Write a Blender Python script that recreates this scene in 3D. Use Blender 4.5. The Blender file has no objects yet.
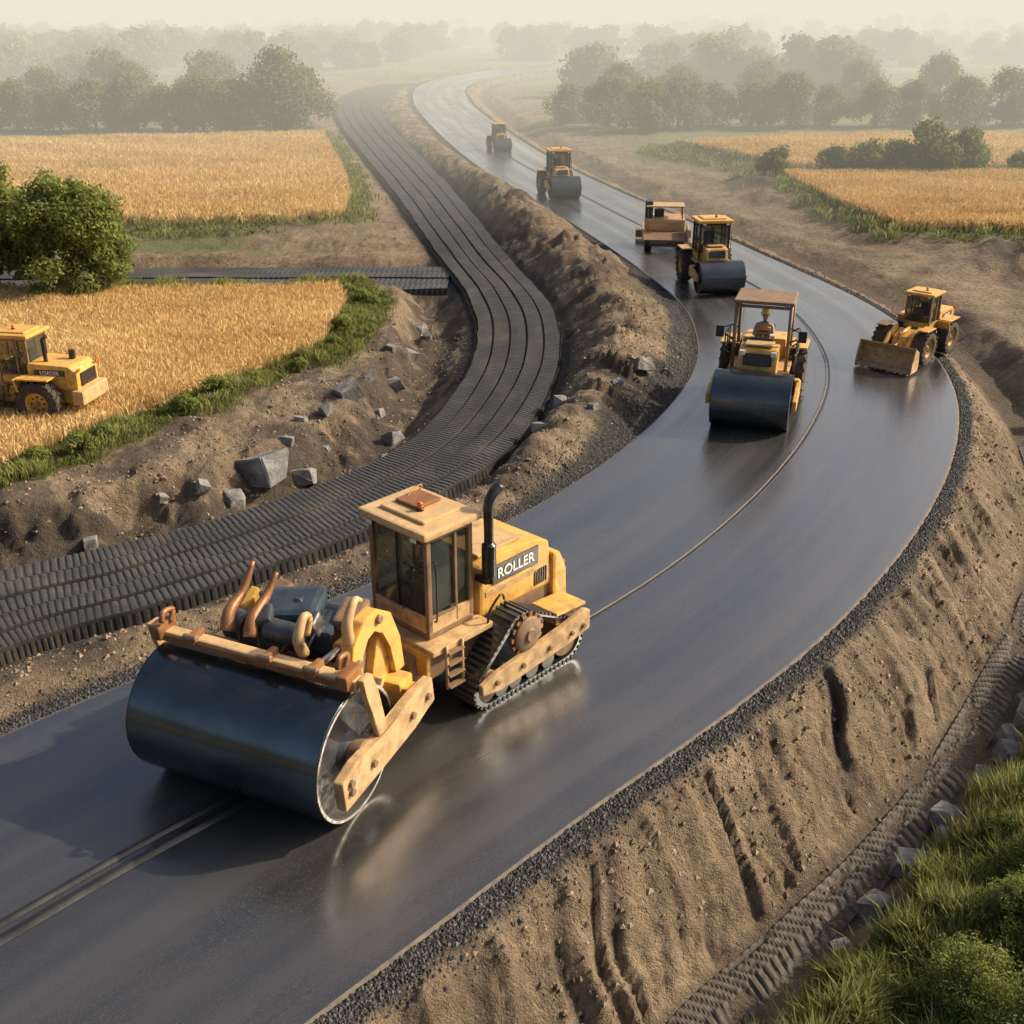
import bpy, bmesh, math, random
import numpy as np
from mathutils import Vector, Matrix, Euler
rng=np.random.default_rng(7); random.seed(7)
scene=bpy.context.scene
COL=scene.collection

# ------------------------------------------------------------ materials
def new_mat(name):
    m=bpy.data.materials.new(name); m.use_nodes=True
    nt=m.node_tree; nt.nodes.clear()
    out=nt.nodes.new('ShaderNodeOutputMaterial'); b=nt.nodes.new('ShaderNodeBsdfPrincipled')
    nt.links.new(b.outputs[0],out.inputs[0])
    return m,nt,b,out
def N(nt,t,**kw):
    n=nt.nodes.new(t)
    for k,v in kw.items(): setattr(n,k,v)
    return n
def mixc(nt,fac,a,b,mode='MIX'):
    n=nt.nodes.new('ShaderNodeMix'); n.data_type='RGBA'; n.blend_type=mode
    for sock,v in ((n.inputs[0],fac),(n.inputs[6],a),(n.inputs[7],b)):
        if isinstance(v,(int,float)): sock.default_value=v
        elif isinstance(v,tuple): sock.default_value=(*v,1) if len(v)==3 else v
        else: nt.links.new(v,sock)
    return n.outputs[2]
def math_(nt,op,a,b=0.0,clamp=False):
    n=nt.nodes.new('ShaderNodeMath'); n.operation=op; n.use_clamp=clamp
    for s,v in ((n.inputs[0],a),(n.inputs[1],b)):
        if isinstance(v,(int,float)): s.default_value=v
        else: nt.links.new(v,s)
    return n.outputs[0]
def ramp(nt,fac,lo,hi,a=0.0,b=1.0):
    n=nt.nodes.new('ShaderNodeMapRange'); nt.links.new(fac,n.inputs[0])
    n.inputs[1].default_value=lo; n.inputs[2].default_value=hi; n.inputs[3].default_value=a; n.inputs[4].default_value=b
    return n.outputs[0]
def noise(nt,vec,scale,detail=4,rough=.6):
    n=nt.nodes.new('ShaderNodeTexNoise'); n.inputs['Scale'].default_value=scale
    n.inputs['Detail'].default_value=detail; n.inputs['Roughness'].default_value=rough
    if vec is not None: nt.links.new(vec,n.inputs['Vector'])
    return n.outputs['Fac']
def bump(nt,h,strength,dist,prev=None):
    n=nt.nodes.new('ShaderNodeBump'); n.inputs['Strength'].default_value=strength; n.inputs['Distance'].default_value=dist
    nt.links.new(h,n.inputs['Height'])
    if prev is not None: nt.links.new(prev,n.inputs['Normal'])
    return n.outputs[0]
def pm(name,color,rough=.5,metal=0,var=.25,scale=3,bmp=0,dirt=0.0,dirtcol=(.16,.11,.07)):
    m,nt,b,out=new_mat(name)
    tc=N(nt,'ShaderNodeTexCoord').outputs['Object']
    n1=noise(nt,tc,scale,3)
    dark=tuple(c*(1-var) for c in color); lite=tuple(min(1,c*(1+var*.6)) for c in color)
    c=mixc(nt,ramp(nt,n1,.3,.7),dark,lite)
    if dirt>0:
        n2=noise(nt,tc,scale*1.7,5,.72)
        z=N(nt,'ShaderNodeSeparateXYZ'); geo=N(nt,'ShaderNodeNewGeometry'); nt.links.new(geo.outputs['Position'],z.inputs[0])
        low=ramp(nt,z.outputs[2],0,2.2,.16,-.02)
        f=math_(nt,'MULTIPLY',ramp(nt,math_(nt,'ADD',n2,low),.5,.72),dirt,True)
        c=mixc(nt,f,c,dirtcol)
        r=math_(nt,'ADD',math_(nt,'MULTIPLY',f,.4),rough,True); nt.links.new(r,b.inputs['Roughness'])
    else:
        r=ramp(nt,n1,.3,.7,max(0,rough-.08),min(1,rough+.1)); nt.links.new(r,b.inputs['Roughness'])
    nt.links.new(c,b.inputs['Base Color']); b.inputs['Metallic'].default_value=metal
    if bmp: nt.links.new(bump(nt,noise(nt,tc,scale*8,2),bmp,.02),b.inputs['Normal'])
    return m
M={}
M['yellow']=pm('yellow_paint',(.74,.41,.085),.30,0,.14,2.5,.06,.55)
M['tan']=pm('tan_paint',(.62,.40,.185),.40,0,.18,3,.08,.55)
M['orange']=pm('rusty_brown_steel',(.32,.14,.05),.42,.2,.35,4,.2,.5)
M['brown']=pm('brown_frame',(.25,.155,.085),.5,0,.3,4,.1,.5)
M['black']=pm('black_paint',(.02,.02,.022),.30,0,.3,4,0,.35)
M['rubber']=pm('rubber',(.028,.027,.026),.8,0,.3,6,.3,.7)
M['steel']=pm('drum_steel',(.125,.145,.15),.20,.9,.22,1.0,.02,.25,(.06,.05,.04))
M['chrome']=pm('bare_steel',(.38,.37,.35),.35,1,.25,5,.1,.5)
M['grey']=pm('grey_metal',(.075,.082,.09),.42,.4,.4,5,.2,.45)
M['blue']=pm('slate_paint',(.05,.075,.10),.42,.2,.3,5,.1,.45)
M['seat']=pm('seat_vinyl',(.05,.04,.035),.6,0,.2,6)
M['red']=pm('beacon_orange',(.65,.13,.02),.3)
M['lamp']=pm('lamp_lens',(.8,.78,.7),.15)
M['skin']=pm('skin',(.42,.24,.16),.55)
M['shirt']=pm('work_shirt',(.40,.34,.26),.8,0,.2,12,.2)
M['hivis']=pm('hi_vis_vest',(.70,.30,.07),.7,0,.2,12,.1)
M['trouser']=pm('work_trousers',(.06,.07,.10),.85,0,.2,12,.2)
M['hat']=pm('hard_hat',(.75,.6,.2),.35)
M['hair']=pm('hair',(.03,.02,.015),.7)
M['edge']=pm('asphalt_edge',(.17,.14,.11),.95,0,.45,6)
def glass():
    m,nt,b,out=new_mat('cab_glass')
    b.inputs['Base Color'].default_value=(.10,.12,.11,1); b.inputs['Roughness'].default_value=.04
    tr=N(nt,'ShaderNodeBsdfTransparent'); tr.inputs[0].default_value=(.84,.83,.76,1)
    mx=N(nt,'ShaderNodeMixShader'); mx.inputs[0].default_value=.26
    nt.links.new(tr.outputs[0],mx.inputs[1]); nt.links.new(b.outputs[0],mx.inputs[2]); nt.links.new(mx.outputs[0],out.inputs[0])
    return m
M['glass']=glass()
def rockmat():
    m,nt,b,out=new_mat('rock')
    p=N(nt,'ShaderNodeNewGeometry').outputs['Position']
    n=noise(nt,p,3,5); n2=noise(nt,p,14,4,.7)
    c=mixc(nt,ramp(nt,n,.35,.65),(.13,.12,.11),(.32,.31,.285))
    c=mixc(nt,ramp(nt,n2,.5,.75,0,.6),c,(.11,.09,.07))
    nt.links.new(c,b.inputs['Base Color']); b.inputs['Roughness'].default_value=.85
    nt.links.new(bump(nt,n2,.7,.06),b.inputs['Normal'])
    return m
M['rock']=rockmat()
def shademat(name,c0,c1,c2,rough=.6,transl=.3):
    m,nt,b,out=new_mat(name)
    at=N(nt,'ShaderNodeAttribute'); at.attribute_name='shade'
    cr=N(nt,'ShaderNodeValToRGB'); cr.color_ramp.elements[0].color=(*c0,1); cr.color_ramp.elements[1].color=(*c2,1)
    e=cr.color_ramp.elements.new(.5); e.color=(*c1,1)
    d=N(nt,'ShaderNodeBsdfDiffuse') if transl>0 else b
    nt.links.new(at.outputs['Fac'],cr.inputs[0]); nt.links.new(cr.outputs[0],d.inputs[0])
    if transl>0:
        nt.nodes.remove(b)
        t=N(nt,'ShaderNodeBsdfTranslucent'); nt.links.new(cr.outputs[0],t.inputs[0])
        mx=N(nt,'ShaderNodeMixShader'); mx.inputs[0].default_value=transl
        nt.links.new(d.outputs[0],mx.inputs[1]); nt.links.new(t.outputs[0],mx.inputs[2]); nt.links.new(mx.outputs[0],out.inputs[0])
    else: b.inputs['Roughness'].default_value=rough
    return m
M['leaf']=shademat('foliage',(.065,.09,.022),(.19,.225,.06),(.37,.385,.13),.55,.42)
M['farleaf']=shademat('distant_foliage',(.075,.10,.035),(.17,.20,.07),(.30,.31,.12),.6,.40)
M['grass']=shademat('grass_blades',(.09,.11,.03),(.24,.255,.08),(.48,.44,.20),.6,.4)
M['wheat']=shademat('ripe_wheat',(.46,.30,.12),(.70,.50,.23),(.87,.70,.39),.7,.25)
M['bark']=pm('bark',(.10,.07,.05),.9,0,.4,6,.5)
M['pebble']=shademat('gravel_stones',(.016,.015,.014),(.04,.037,.034),(.12,.11,.10),.75,0)
M['clod']=shademat('dirt_clods',(.10,.068,.040),(.21,.145,.088),(.34,.25,.17),.9,0)
M['mud']=shademat('compacted_mud',(.035,.027,.020),(.085,.066,.049),(.17,.135,.10),.75,0)

# ------------------------------------------------------------ noise
def hsh(ix,iy,seed):
    n=(ix.astype(np.int64)*374761393+iy.astype(np.int64)*668265263+seed*362437)&0xffffffff
    n=((n^(n>>13))*1274126177)&0xffffffff
    n=n^(n>>16)
    return (n&0xffffff)/float(0xffffff)
def vn(x,y,seed=0):
    x0=np.floor(x); y0=np.floor(y); fx=x-x0; fy=y-y0
    fx=fx*fx*(3-2*fx); fy=fy*fy*(3-2*fy)
    a=hsh(x0,y0,seed); b=hsh(x0+1,y0,seed); c=hsh(x0,y0+1,seed); d=hsh(x0+1,y0+1,seed)
    return (a+(b-a)*fx)*(1-fy)+(c+(d-c)*fx)*fy
def fbm(x,y,seed=0,o=4):
    s=0;a=.5;t=0
    for i in range(o):
        s=s+a*vn(x*2**i+13.7*i,y*2**i+7.1*i,seed+i); t+=a; a*=.5
    return s/t
def rdg(n): return 1-np.abs(2*n-1)
def ss(a,b,x):
    t=np.clip((x-a)/(b-a),0,1); return t*t*(3-2*t)

# ------------------------------------------------------------ surveyed centre lines (metres)
def P(s): return np.array([[float(v) for v in q.split(',')] for q in s.split(';')])
mL=P('-9.56,9.61;-8.0,11.19;-6.97,12.35;-5.73,13.57;-4.16,15.07;-2.13,17.0;-0.04,19.27;1.91,22.09;3.6,25.31;4.95,28.97;5.54,32.51;5.53,36.9;4.6,43.04;2.87,51.08;0.43,60.98;-2.74,74.68;-6.94,98.26;-10.32,123.31;-11.93,149.44;-8.75,172.03;-1.95,192.24;8.34,210')
mR=P('-3.63,5.6;-2.87,6.65;-1.97,7.67;-0.36,9.38;1.65,11.49;3.6,13.44;5.82,16.11;8.24,19.74;10.2,23.6;11.48,27.23;12.1,30.9;12.06,35.54;10.8,41.25;8.23,51.8;5.4,62.8;2.2,77.4;-1.5,100.9;-4.7,126.1;-5.6,149.4;-2.2,169.5;5.3,188;15.0,204')
sL=P('-14.5,12.0;-11.2,14.8;-8.9,16.8;-7.0,18.1;-4.9,19.6;-3.0,21.8;-1.9,24.4;-1.3,27.2;-1.0,30.9;-1.2,34.9;-1.8,38.4;-2.8,43.4;-4.4,51.1;-6.6,61.7;-10.1,77.4;-14.6,98.3;-18.0,119.4;-18.8,138.5;-16.5,153.5')
sR=P('-12.8,9.4;-9.6,12.2;-7.8,14.4;-6.2,15.4;-4.4,17.0;-2.2,19.3;-0.6,21.4;0.4,24.3;1.2,28.1;1.5,32.5;1.1,37.2;-0.1,43.0;-1.3,50.3;-3.3,61.7;-6.1,76.3;-9.9,95.7;-13.3,115.7;-14.2,134.0;-12.9,147')
def catmull(Q,n=12):
    Q=np.vstack([2*Q[0]-Q[1],Q,2*Q[-1]-Q[-2]]); out=[]
    for i in range(1,len(Q)-2):
        p0,p1,p2,p3=Q[i-1:i+3]
        for k in range(n):
            t=k/n
            out.append(.5*((2*p1)+(-p0+p2)*t+(2*p0-5*p1+4*p2-p3)*t*t+(-p0+3*p1-3*p2+p3)*t**3))
    out.append(Q[-2]); return np.array(out)
class Path:
    def __init__(s,L,R):
        C=catmull((L+R)/2); W=catmull(R-L)
        ds=np.r_[0,np.cumsum(np.hypot(*np.diff(C,axis=0).T))]
        T=np.gradient(C,ds,axis=0); T/=np.hypot(T[:,0],T[:,1])[:,None]
        Nn=np.c_[T[:,1],-T[:,0]]
        w=np.abs((W*Nn).sum(1))
        k=np.ones(25)/25; w=np.convolve(np.pad(w,12,'edge'),k,'valid')
        s.S=ds; s.C=C; s.w=w; s.T=T; s.N=Nn
        g=[];a=0
        while a<ds[-1]: g.append(a); a+=.9 if a<60 else 2.5
        g.append(ds[-1]); g=np.array(g); s.g=g
        s.px=np.interp(g,ds,C[:,0]); s.py=np.interp(g,ds,C[:,1]); s.pw=np.interp(g,ds,w)
    def at(s,a):
        f=lambda v: np.interp(a,s.S,v)
        n=np.c_[f(s.N[:,0]),f(s.N[:,1])]; n/=np.hypot(n[:,0],n[:,1])[:,None]
        return np.c_[f(s.C[:,0]),f(s.C[:,1])],n,f(s.w)
    def near(s,x,y):
        best=np.full(x.shape,1e18); S=np.zeros(x.shape); sg=np.ones(x.shape); W=np.zeros(x.shape)
        for i in range(len(s.g)-1):
            ax,ay,bx,by=s.px[i],s.py[i],s.px[i+1],s.py[i+1]
            dx,dy=bx-ax,by-ay; L2=dx*dx+dy*dy
            vx=x-ax; vy=y-ay; t=np.clip((vx*dx+vy*dy)/L2,0,1)
            ex=vx-t*dx; ey=vy-t*dy; d2=ex*ex+ey*ey
            m=d2<best
            best=np.where(m,d2,best); S=np.where(m,s.g[i]+t*math.sqrt(L2),S)
            W=np.where(m,s.pw[i]+t*(s.pw[i+1]-s.pw[i]),W)
            sg=np.where(m,np.sign(vx*dy-vy*dx),sg)
        return np.sqrt(best)*sg,S,W
PM=Path(mL,mR); PS=Path(sL,sR)
PB=Path(P('-40,42.4;-22.5,42;-12,42.1;-2.3,42.3'),P('-40,38;-20.6,38;-12,38.2;-1.6,38.4'))
F1=P('-20.2,35.8;-5.9,36.9;-5.3,34.5;-5.3,30.4;-7.2,26.9;-9.3,23.5;-11.0,20.5;-12.3,18.5;-17,17.5')
F2=P('-45.5,79.1;-14.2,86.6;-9.9,66.3;-8.1,56.7;-7.7,50.8;-13.8,49.6;-28.7,48.8;-42,49')
F3=P('15.2,64.7;40,64.7;40,46.8;24.8,46.8;16.7,48.5;15.9,53.7')
F4=P('11.7,80.2;21.1,84.6;50,86.6;50,67.8;34.6,67.4;16.6,68.4')
def sdpoly(poly,x,y):
    d=np.full(x.shape,1e18); ins=np.zeros(x.shape,bool); n=len(poly)
    for i in range(n):
        ax,ay=poly[i]; bx,by=poly[(i+1)%n]; dx,dy=bx-ax,by-ay
        t=np.clip(((x-ax)*dx+(y-ay)*dy)/(dx*dx+dy*dy),0,1)
        d=np.minimum(d,(x-ax-t*dx)**2+(y-ay-t*dy)**2)
        if dy!=0:
            c=((ay>y)!=(by>y))&(x<(bx-ax)*(y-ay)/dy+ax); ins^=c
    return np.where(ins,-1,1)*np.sqrt(d)
def terrain(x,y):
    lat,S,W=PM.near(x,y); l2,S2,W2=PS.near(x,y); lb,SB,WB=PB.near(x,y)
    dR=lat-W/2; dL=-lat-W/2; d2=np.abs(l2)-W2/2; db=np.abs(lb)-WB/2
    dm=np.abs(lat)-W/2
    n1=fbm(x*.35,y*.35,1,5); n2=fbm(x*1.6,y*1.6,5,4); n3=fbm(x*5,y*5,9,3)
    r2=rdg(fbm(x*.9,y*.9,35,4))
    rough=(n1-.5)*.55+(n2-.5)*.26+(n3-.5)*.10+(r2-.7)*.22
    # right embankment + ditch
    k=1-.6*ss(26,44,y)
    prof=np.interp(dR,[0,.3,.5,1.65,1.85,2.55,2.8,3.6,6,12,30],[-.02,-.05,-.18,-1.46,-1.55,-1.55,-1.36,-.72,-.40,-.1,0])
    onslope=ss(.22,.6,dR)*(1-ss(1.60,1.85,dR)); onbank=ss(2.65,2.9,dR)*(1-ss(3.3,3.8,dR))
    sw=S+(fbm(S*.6,dR*.8,31,3)-.5)*1.2+dR*.35
    gul=rdg(vn(sw*1.3,dR*.3,41))*.28+rdg(vn(sw*3.3,dR*.45,43))*.32+vn(sw*7.5,dR*.7,45)*.25+vn(sw*15,dR*1.3,46)*.15
    zR=prof*k+(onslope+.5*onbank)*(gul-.55)*.68*(.4+.6*k)+rough*ss(2.8,3.5,dR)*.5+onslope*((n3-.5)*.14+(n2-.5)*.15)
    farR=ss(5,9,dR)*ss(18,26,y)*(1-ss(60,75,y)); zR+=farR*((fbm(x*.22,y*.22,77,4)-.42)*2.4+(rdg(fbm(x*.5,y*.5,79,3))-.7)*.9)
    # left : berm between roads
    gap=np.maximum(dL+np.maximum(d2,0),.01); t=np.clip(dL/gap,0,1)
    amp=np.minimum(gap*.26,1.0)*(.30+.70*ss(17,24,y))*(1-.6*ss(60,90,y))
    bm=np.sin(np.pi*np.clip(t,0,1)**1.1)**1.3
    right2=(l2>0)
    sg=S+(fbm(S*.7,dL*.6,65,3)-.5)*1.2
    gl=rdg(vn(sg*1.4,dL*.25,61))*.45+rdg(vn(sg*3.4,dL*.5,63))*.3+vn(sg*8,dL*.9,64)*.25
    zL=np.where(right2,bm*amp*(.55+.95*(gl-.2)),0)-.05+rough*.7*ss(.3,1.2,dL)
    near_=(1-ss(40,46,y))
    dip=-.55*np.sin(np.pi*np.clip((d2-.2)/2.2,0,1))*near_
    cliff=.32*ss(1.7,2.4,d2+(n2-.5)*1.4+(r2-.7)*1.2)*near_
    blk=(np.floor(fbm(x*.8,y*.8,71,3)*7)/7-.5)*.30*near_*ss(.5,1.2,d2)*(1-ss(2.6,3.6,d2))
    zL=np.where(right2,zL,ss(0,2.5,d2)*.12-.06+dip+cliff*.9+blk+rough*ss(0,.8,d2)*.8)
    z=np.where(lat>0,zR,zL)
    fd=np.full(x.shape,1e9)
    for Fp in (F1,F2,F3,F4): fd=np.minimum(fd,sdpoly(Fp,x,y))
    fl=1-ss(.2,1.8,fd+(n2-.5)*.8); z=z*(1-fl)+fl*(.28+(n1-.5)*.2)
    a=1-ss(.05,.4,dm); z=z*(1-a)+a*(-.022+(n3-.5)*.02)
    z=np.where(dm<.0,-.09,z)
    a=1-ss(.05,.45,d2); z=z*(1-a)+a*(-.10)
    a=(1-ss(.05,.5,db))*ss(1.0,2.0,-l2) ; z=z*(1-a)+a*(-.16)
    far=ss(90,260,y); z+=far*(fbm(x*.008,y*.008,91,3)-.5)*5*ss(8,60,np.minimum(dm,np.abs(d2)))
    # masks
    nn=fbm(x*.9,y*.9,21,4); nf=fbm(x*3.5,y*3.5,25,3)
    grass=(1-ss(.6,1.5,fd+(nn-.5)*2.0))
    grass=np.maximum(grass,ss(2.95,3.5,dR+(nn-.5)*1.5)*(1-ss(14.5,17.5,y)))
    grass=np.maximum(grass,ss(11,15,dR+(nn-.5)*8)*ss(18,26,y))
    dd=np.minimum(dm,np.minimum(np.abs(d2),99))
    grass=np.maximum(grass,ss(4,9,dd+(nn-.5)*7)*ss(60,80,y))
    grass=np.maximum(grass,ss(6,9,-l2-W2/2+(nn-.5)*5)*ss(34,37,y)*(db>1.5))
    gw=.24+.16*nf+np.where(lat<0,(.6+.8*(nn-.5))*ss(20,26,y)*(1-.5*ss(60,80,y)),0)
    grav=(1-ss(gw*.8,gw*1.3,dm))
    grav=np.maximum(grav,(1-ss(.1,.6,d2+(nf-.5)*.5))*.85)
    darksoil=(onslope+onbank*.7)*np.clip(np.clip((.53-gul)*3.2,0,1)*.95+.25*ss(.5,.65,nf),0,1)+ss(1.65,1.85,dR)*(1-ss(2.5,2.9,dR))*.6+(lat<0)*right2*np.clip(ss(.42,.62,nn)*.6+np.clip((.5-gl)*2.5,0,1)*.75,0,1)  # darker soil in gully bottoms, along the ditch floor and in noise patches
    darksoil+=(lat<0)*(~right2)*near_*(.7*ss(.44,.60,nn)+.9*np.clip(-dip*1.8,0,1)*ss(.35,.55,nf))
    darksoil+=farR*ss(.40,.56,fbm(x*.45,y*.45,29,4))*.95
    return z,np.clip(grass*(1-grav),0,1),np.clip(grav,0,1),np.clip(darksoil,0,1),fd,dm,d2
def build_mesh(name,V,faces,mats,smooth=False,k=4,attrs=None,fmat=None,uv=None):
    me=bpy.data.meshes.new(name); nv=len(V); nf=len(faces)
    me.vertices.add(nv); me.vertices.foreach_set('co',np.asarray(V,np.float32).ravel())
    me.loops.add(nf*k); me.loops.foreach_set('vertex_index',np.asarray(faces,np.int32).ravel())
    me.polygons.add(nf); me.polygons.foreach_set('loop_start',np.arange(0,nf*k,k,dtype=np.int32))
    me.polygons.foreach_set('loop_total',np.full(nf,k,np.int32))
    for m in mats: me.materials.append(m)
    if fmat is not None: me.polygons.foreach_set('material_index',np.asarray(fmat,np.int32))
    me.polygons.foreach_set('use_smooth',np.full(nf,smooth,bool))
    if attrs:
        for an,(typ,dat) in attrs.items():
            a=me.attributes.new(an,typ,'POINT')
            a.data.foreach_set('color' if typ=='FLOAT_COLOR' else 'value',np.asarray(dat,np.float32).ravel())
    if uv is not None:
        u=me.uv_layers.new(name='UVMap'); u.data.foreach_set('uv',np.asarray(uv,np.float32)[np.asarray(faces).ravel()].ravel())
    me.update(calc_edges=True); me.validate()
    return me
def obj(name,me,parent=None,loc=(0,0,0)):
    o=bpy.data.objects.new(name,me); COL.objects.link(o); o.location=loc
    if parent: o.parent=parent
    return o
def gridfaces(r,c):
    i=np.arange(r*c).reshape(r,c)
    return np.stack([i[:-1,:-1],i[:-1,1:],i[1:,1:],i[1:,:-1]],-1).reshape(-1,4)
ys=[-30,-10,2];a=4.0
while a<4200: ys.append(a); a+=.055*max(1,a/15)**1.6
xs=[0];a=.0
while a<4200:
    a+=.06*max(1,a/8)**1.5; xs.append(a)
ys=np.array(ys); xs=np.array(xs); xs=np.r_[-xs[:0:-1],xs]
X,Y=np.meshgrid(xs,ys)
z,g,gr,dk,fd,dm,d2=terrain(X.ravel(),Y.ravel())
V=np.c_[X.ravel(),Y.ravel(),z]
def terrain_mat():
    m,nt,b,out=new_mat('earth')
    p=N(nt,'ShaderNodeNewGeometry').outputs['Position']
    at=N(nt,'ShaderNodeAttribute'); at.attribute_name='mask'
    sp=N(nt,'ShaderNodeSeparateColor'); nt.links.new(at.outputs['Color'],sp.inputs[0])
    n1=noise(nt,p,.7,3); n2=noise(nt,p,6,5,.7); n3=noise(nt,p,34,3,.7)
    c=mixc(nt,ramp(nt,n1,.35,.65),(.20,.137,.080),(.38,.278,.170))
    c=mixc(nt,ramp(nt,n2,.42,.68,0,.78),c,(.11,.075,.046))
    c=mixc(nt,ramp(nt,n3,.5,.75,0,.45),c,(.43,.34,.235))
    c=mixc(nt,ramp(nt,sp.outputs[2],.05,.85,0,.88),c,(.058,.043,.031))
    gc=mixc(nt,ramp(nt,n2,.35,.65),(.075,.09,.03),(.19,.20,.075))
    gc=mixc(nt,ramp(nt,noise(nt,p,.05,3),.4,.62,0,.8),gc,(.28,.24,.12))
    c=mixc(nt,sp.outputs[0],c,gc)
    vo=N(nt,'ShaderNodeTexVoronoi'); vo.inputs['Scale'].default_value=26; nt.links.new(p,vo.inputs['Vector'])
    vs=N(nt,'ShaderNodeSeparateColor'); nt.links.new(vo.outputs['Color'],vs.inputs[0])
    vc=mixc(nt,vs.outputs[0],(.014,.013,.013),(.07,.064,.056))
    c=mixc(nt,sp.outputs[1],c,vc)
    nt.links.new(c,b.inputs['Base Color']); b.inputs['Roughness'].default_value=.88
    h=math_(nt,'ADD',n2,math_(nt,'MULTIPLY',n3,.4))
    nt.links.new(bump(nt,h,.95,.20),b.inputs['Normal'])
    return m
me=build_mesh('ground',V,gridfaces(len(ys),len(xs)),[terrain_mat()],True,attrs={'mask':('FLOAT_COLOR',np.c_[g,gr,dk,np.ones_like(g)])})
obj('ground',me)

# ------------------------------------------------------------ main road
def road_mat():
    m,nt,b,out=new_mat('fresh_asphalt')
    uv=N(nt,'ShaderNodeUVMap').outputs[0]
    p=N(nt,'ShaderNodeNewGeometry').outputs['Position']
    mp=N(nt,'ShaderNodeMapping'); mp.inputs['Scale'].default_value=(1.0,.035,1); nt.links.new(uv,mp.inputs[0])
    st=noise(nt,mp.outputs[0],1.3,3,.5)
    mp2=N(nt,'ShaderNodeMapping'); mp2.inputs['Scale'].default_value=(5,.06,1); nt.links.new(uv,mp2.inputs[0])
    st2=noise(nt,mp2.outputs[0],1.5,2,.5)
    big=noise(nt,p,.45,4)
    fine=noise(nt,p,60,2,.7)
    c=mixc(nt,ramp(nt,st,.35,.65),(.022,.021,.020),(.050,.047,.043))
    c=mixc(nt,ramp(nt,fine,.48,.72,0,.6),c,(.11,.10,.088))
    c=mixc(nt,ramp(nt,big,.5,.7,0,.3),c,(.07,.062,.052))
    nt.links.new(c,b.inputs['Base Color'])
    r=math_(nt,'ADD',ramp(nt,st,.3,.7,.16,.38),ramp(nt,big,.3,.7,-.04,.06))
    r=math_(nt,'ADD',r,ramp(nt,st2,.4,.7,-.03,.03),True)
    nt.links.new(r,b.inputs['Roughness']); b.inputs['IOR'].default_value=1.75
    b.inputs['Coat Weight'].default_value=1.0; b.inputs['Coat IOR'].default_value=1.65
    nt.links.new(r,b.inputs['Coat Roughness'])
    nt.links.new(bump(nt,fine,.22,.005),b.inputs['Normal'])
    return m
def strip(name,path,mats,s0,s1,us,zf,step=.4,extra=None,fm=None):
    a=np.arange(s0,s1,step); C,n,w=path.at(a)
    Vs=[];UV=[]
    for u in us:
        d=u*w/2 if extra is None else extra(u,w,a)
        Vs.append(np.c_[C+n*d[:,None],zf(u,a)]); UV.append(np.c_[d,a])
    V=np.stack(Vs,1).reshape(-1,3); UV=np.stack(UV,1).reshape(-1,2)
    fmat=None if fm is None else np.tile(np.array(fm),len(a)-1)
    me=build_mesh(name,V,gridfaces(len(a),len(us))[:,::-1],mats,True,uv=UV,fmat=fmat)
    return obj(name,me)
us=[-1.02,-1.0,-.991]+list(np.linspace(-.98,.98,15))+[.991,1.0,1.02]
def zr(u,a):
    if abs(u)>1.002: return np.full(len(a),-.10)
    if abs(u)>.995: return np.full(len(a),-.006)
    return .035*(1-u*u)+0*a
strip('asphalt_road',PM,[road_mat(),M['edge']],0,PM.S[-1],us,zr,fm=[1,1]+[0]*(len(us)-5)+[1,1])
seamm=pm('joint_tar',(.020,.019,.020),.30,0,.3,3,.1); seaml=pm('joint_dust',(.13,.11,.09),.5,0,.3,6,.1)
def seam(name,mat,off,wd,h,s0,s1):
    def ex(u,w,a): return off*w/2+np.full(len(a),u*wd/2)+.05*np.sin(a*.23)
    def zf(u,a): return .035*(1-off*off)+h*(1-u*u)+.004+0*a
    strip(name,PM,[mat],s0,s1,[-1,-.5,0,.5,1],zf,.25,ex)
seam('pavement_joint',seaml,.05,.045,.010,8.6,75)
seam('pavement_joint',seamm,.045,.16,.055,0,8.2)
seam('pavement_joint',seamm,-.02,.12,.045,0,8.2)
seam('pavement_joint',seamm,.072,.06,.012,8.6,75)

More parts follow.
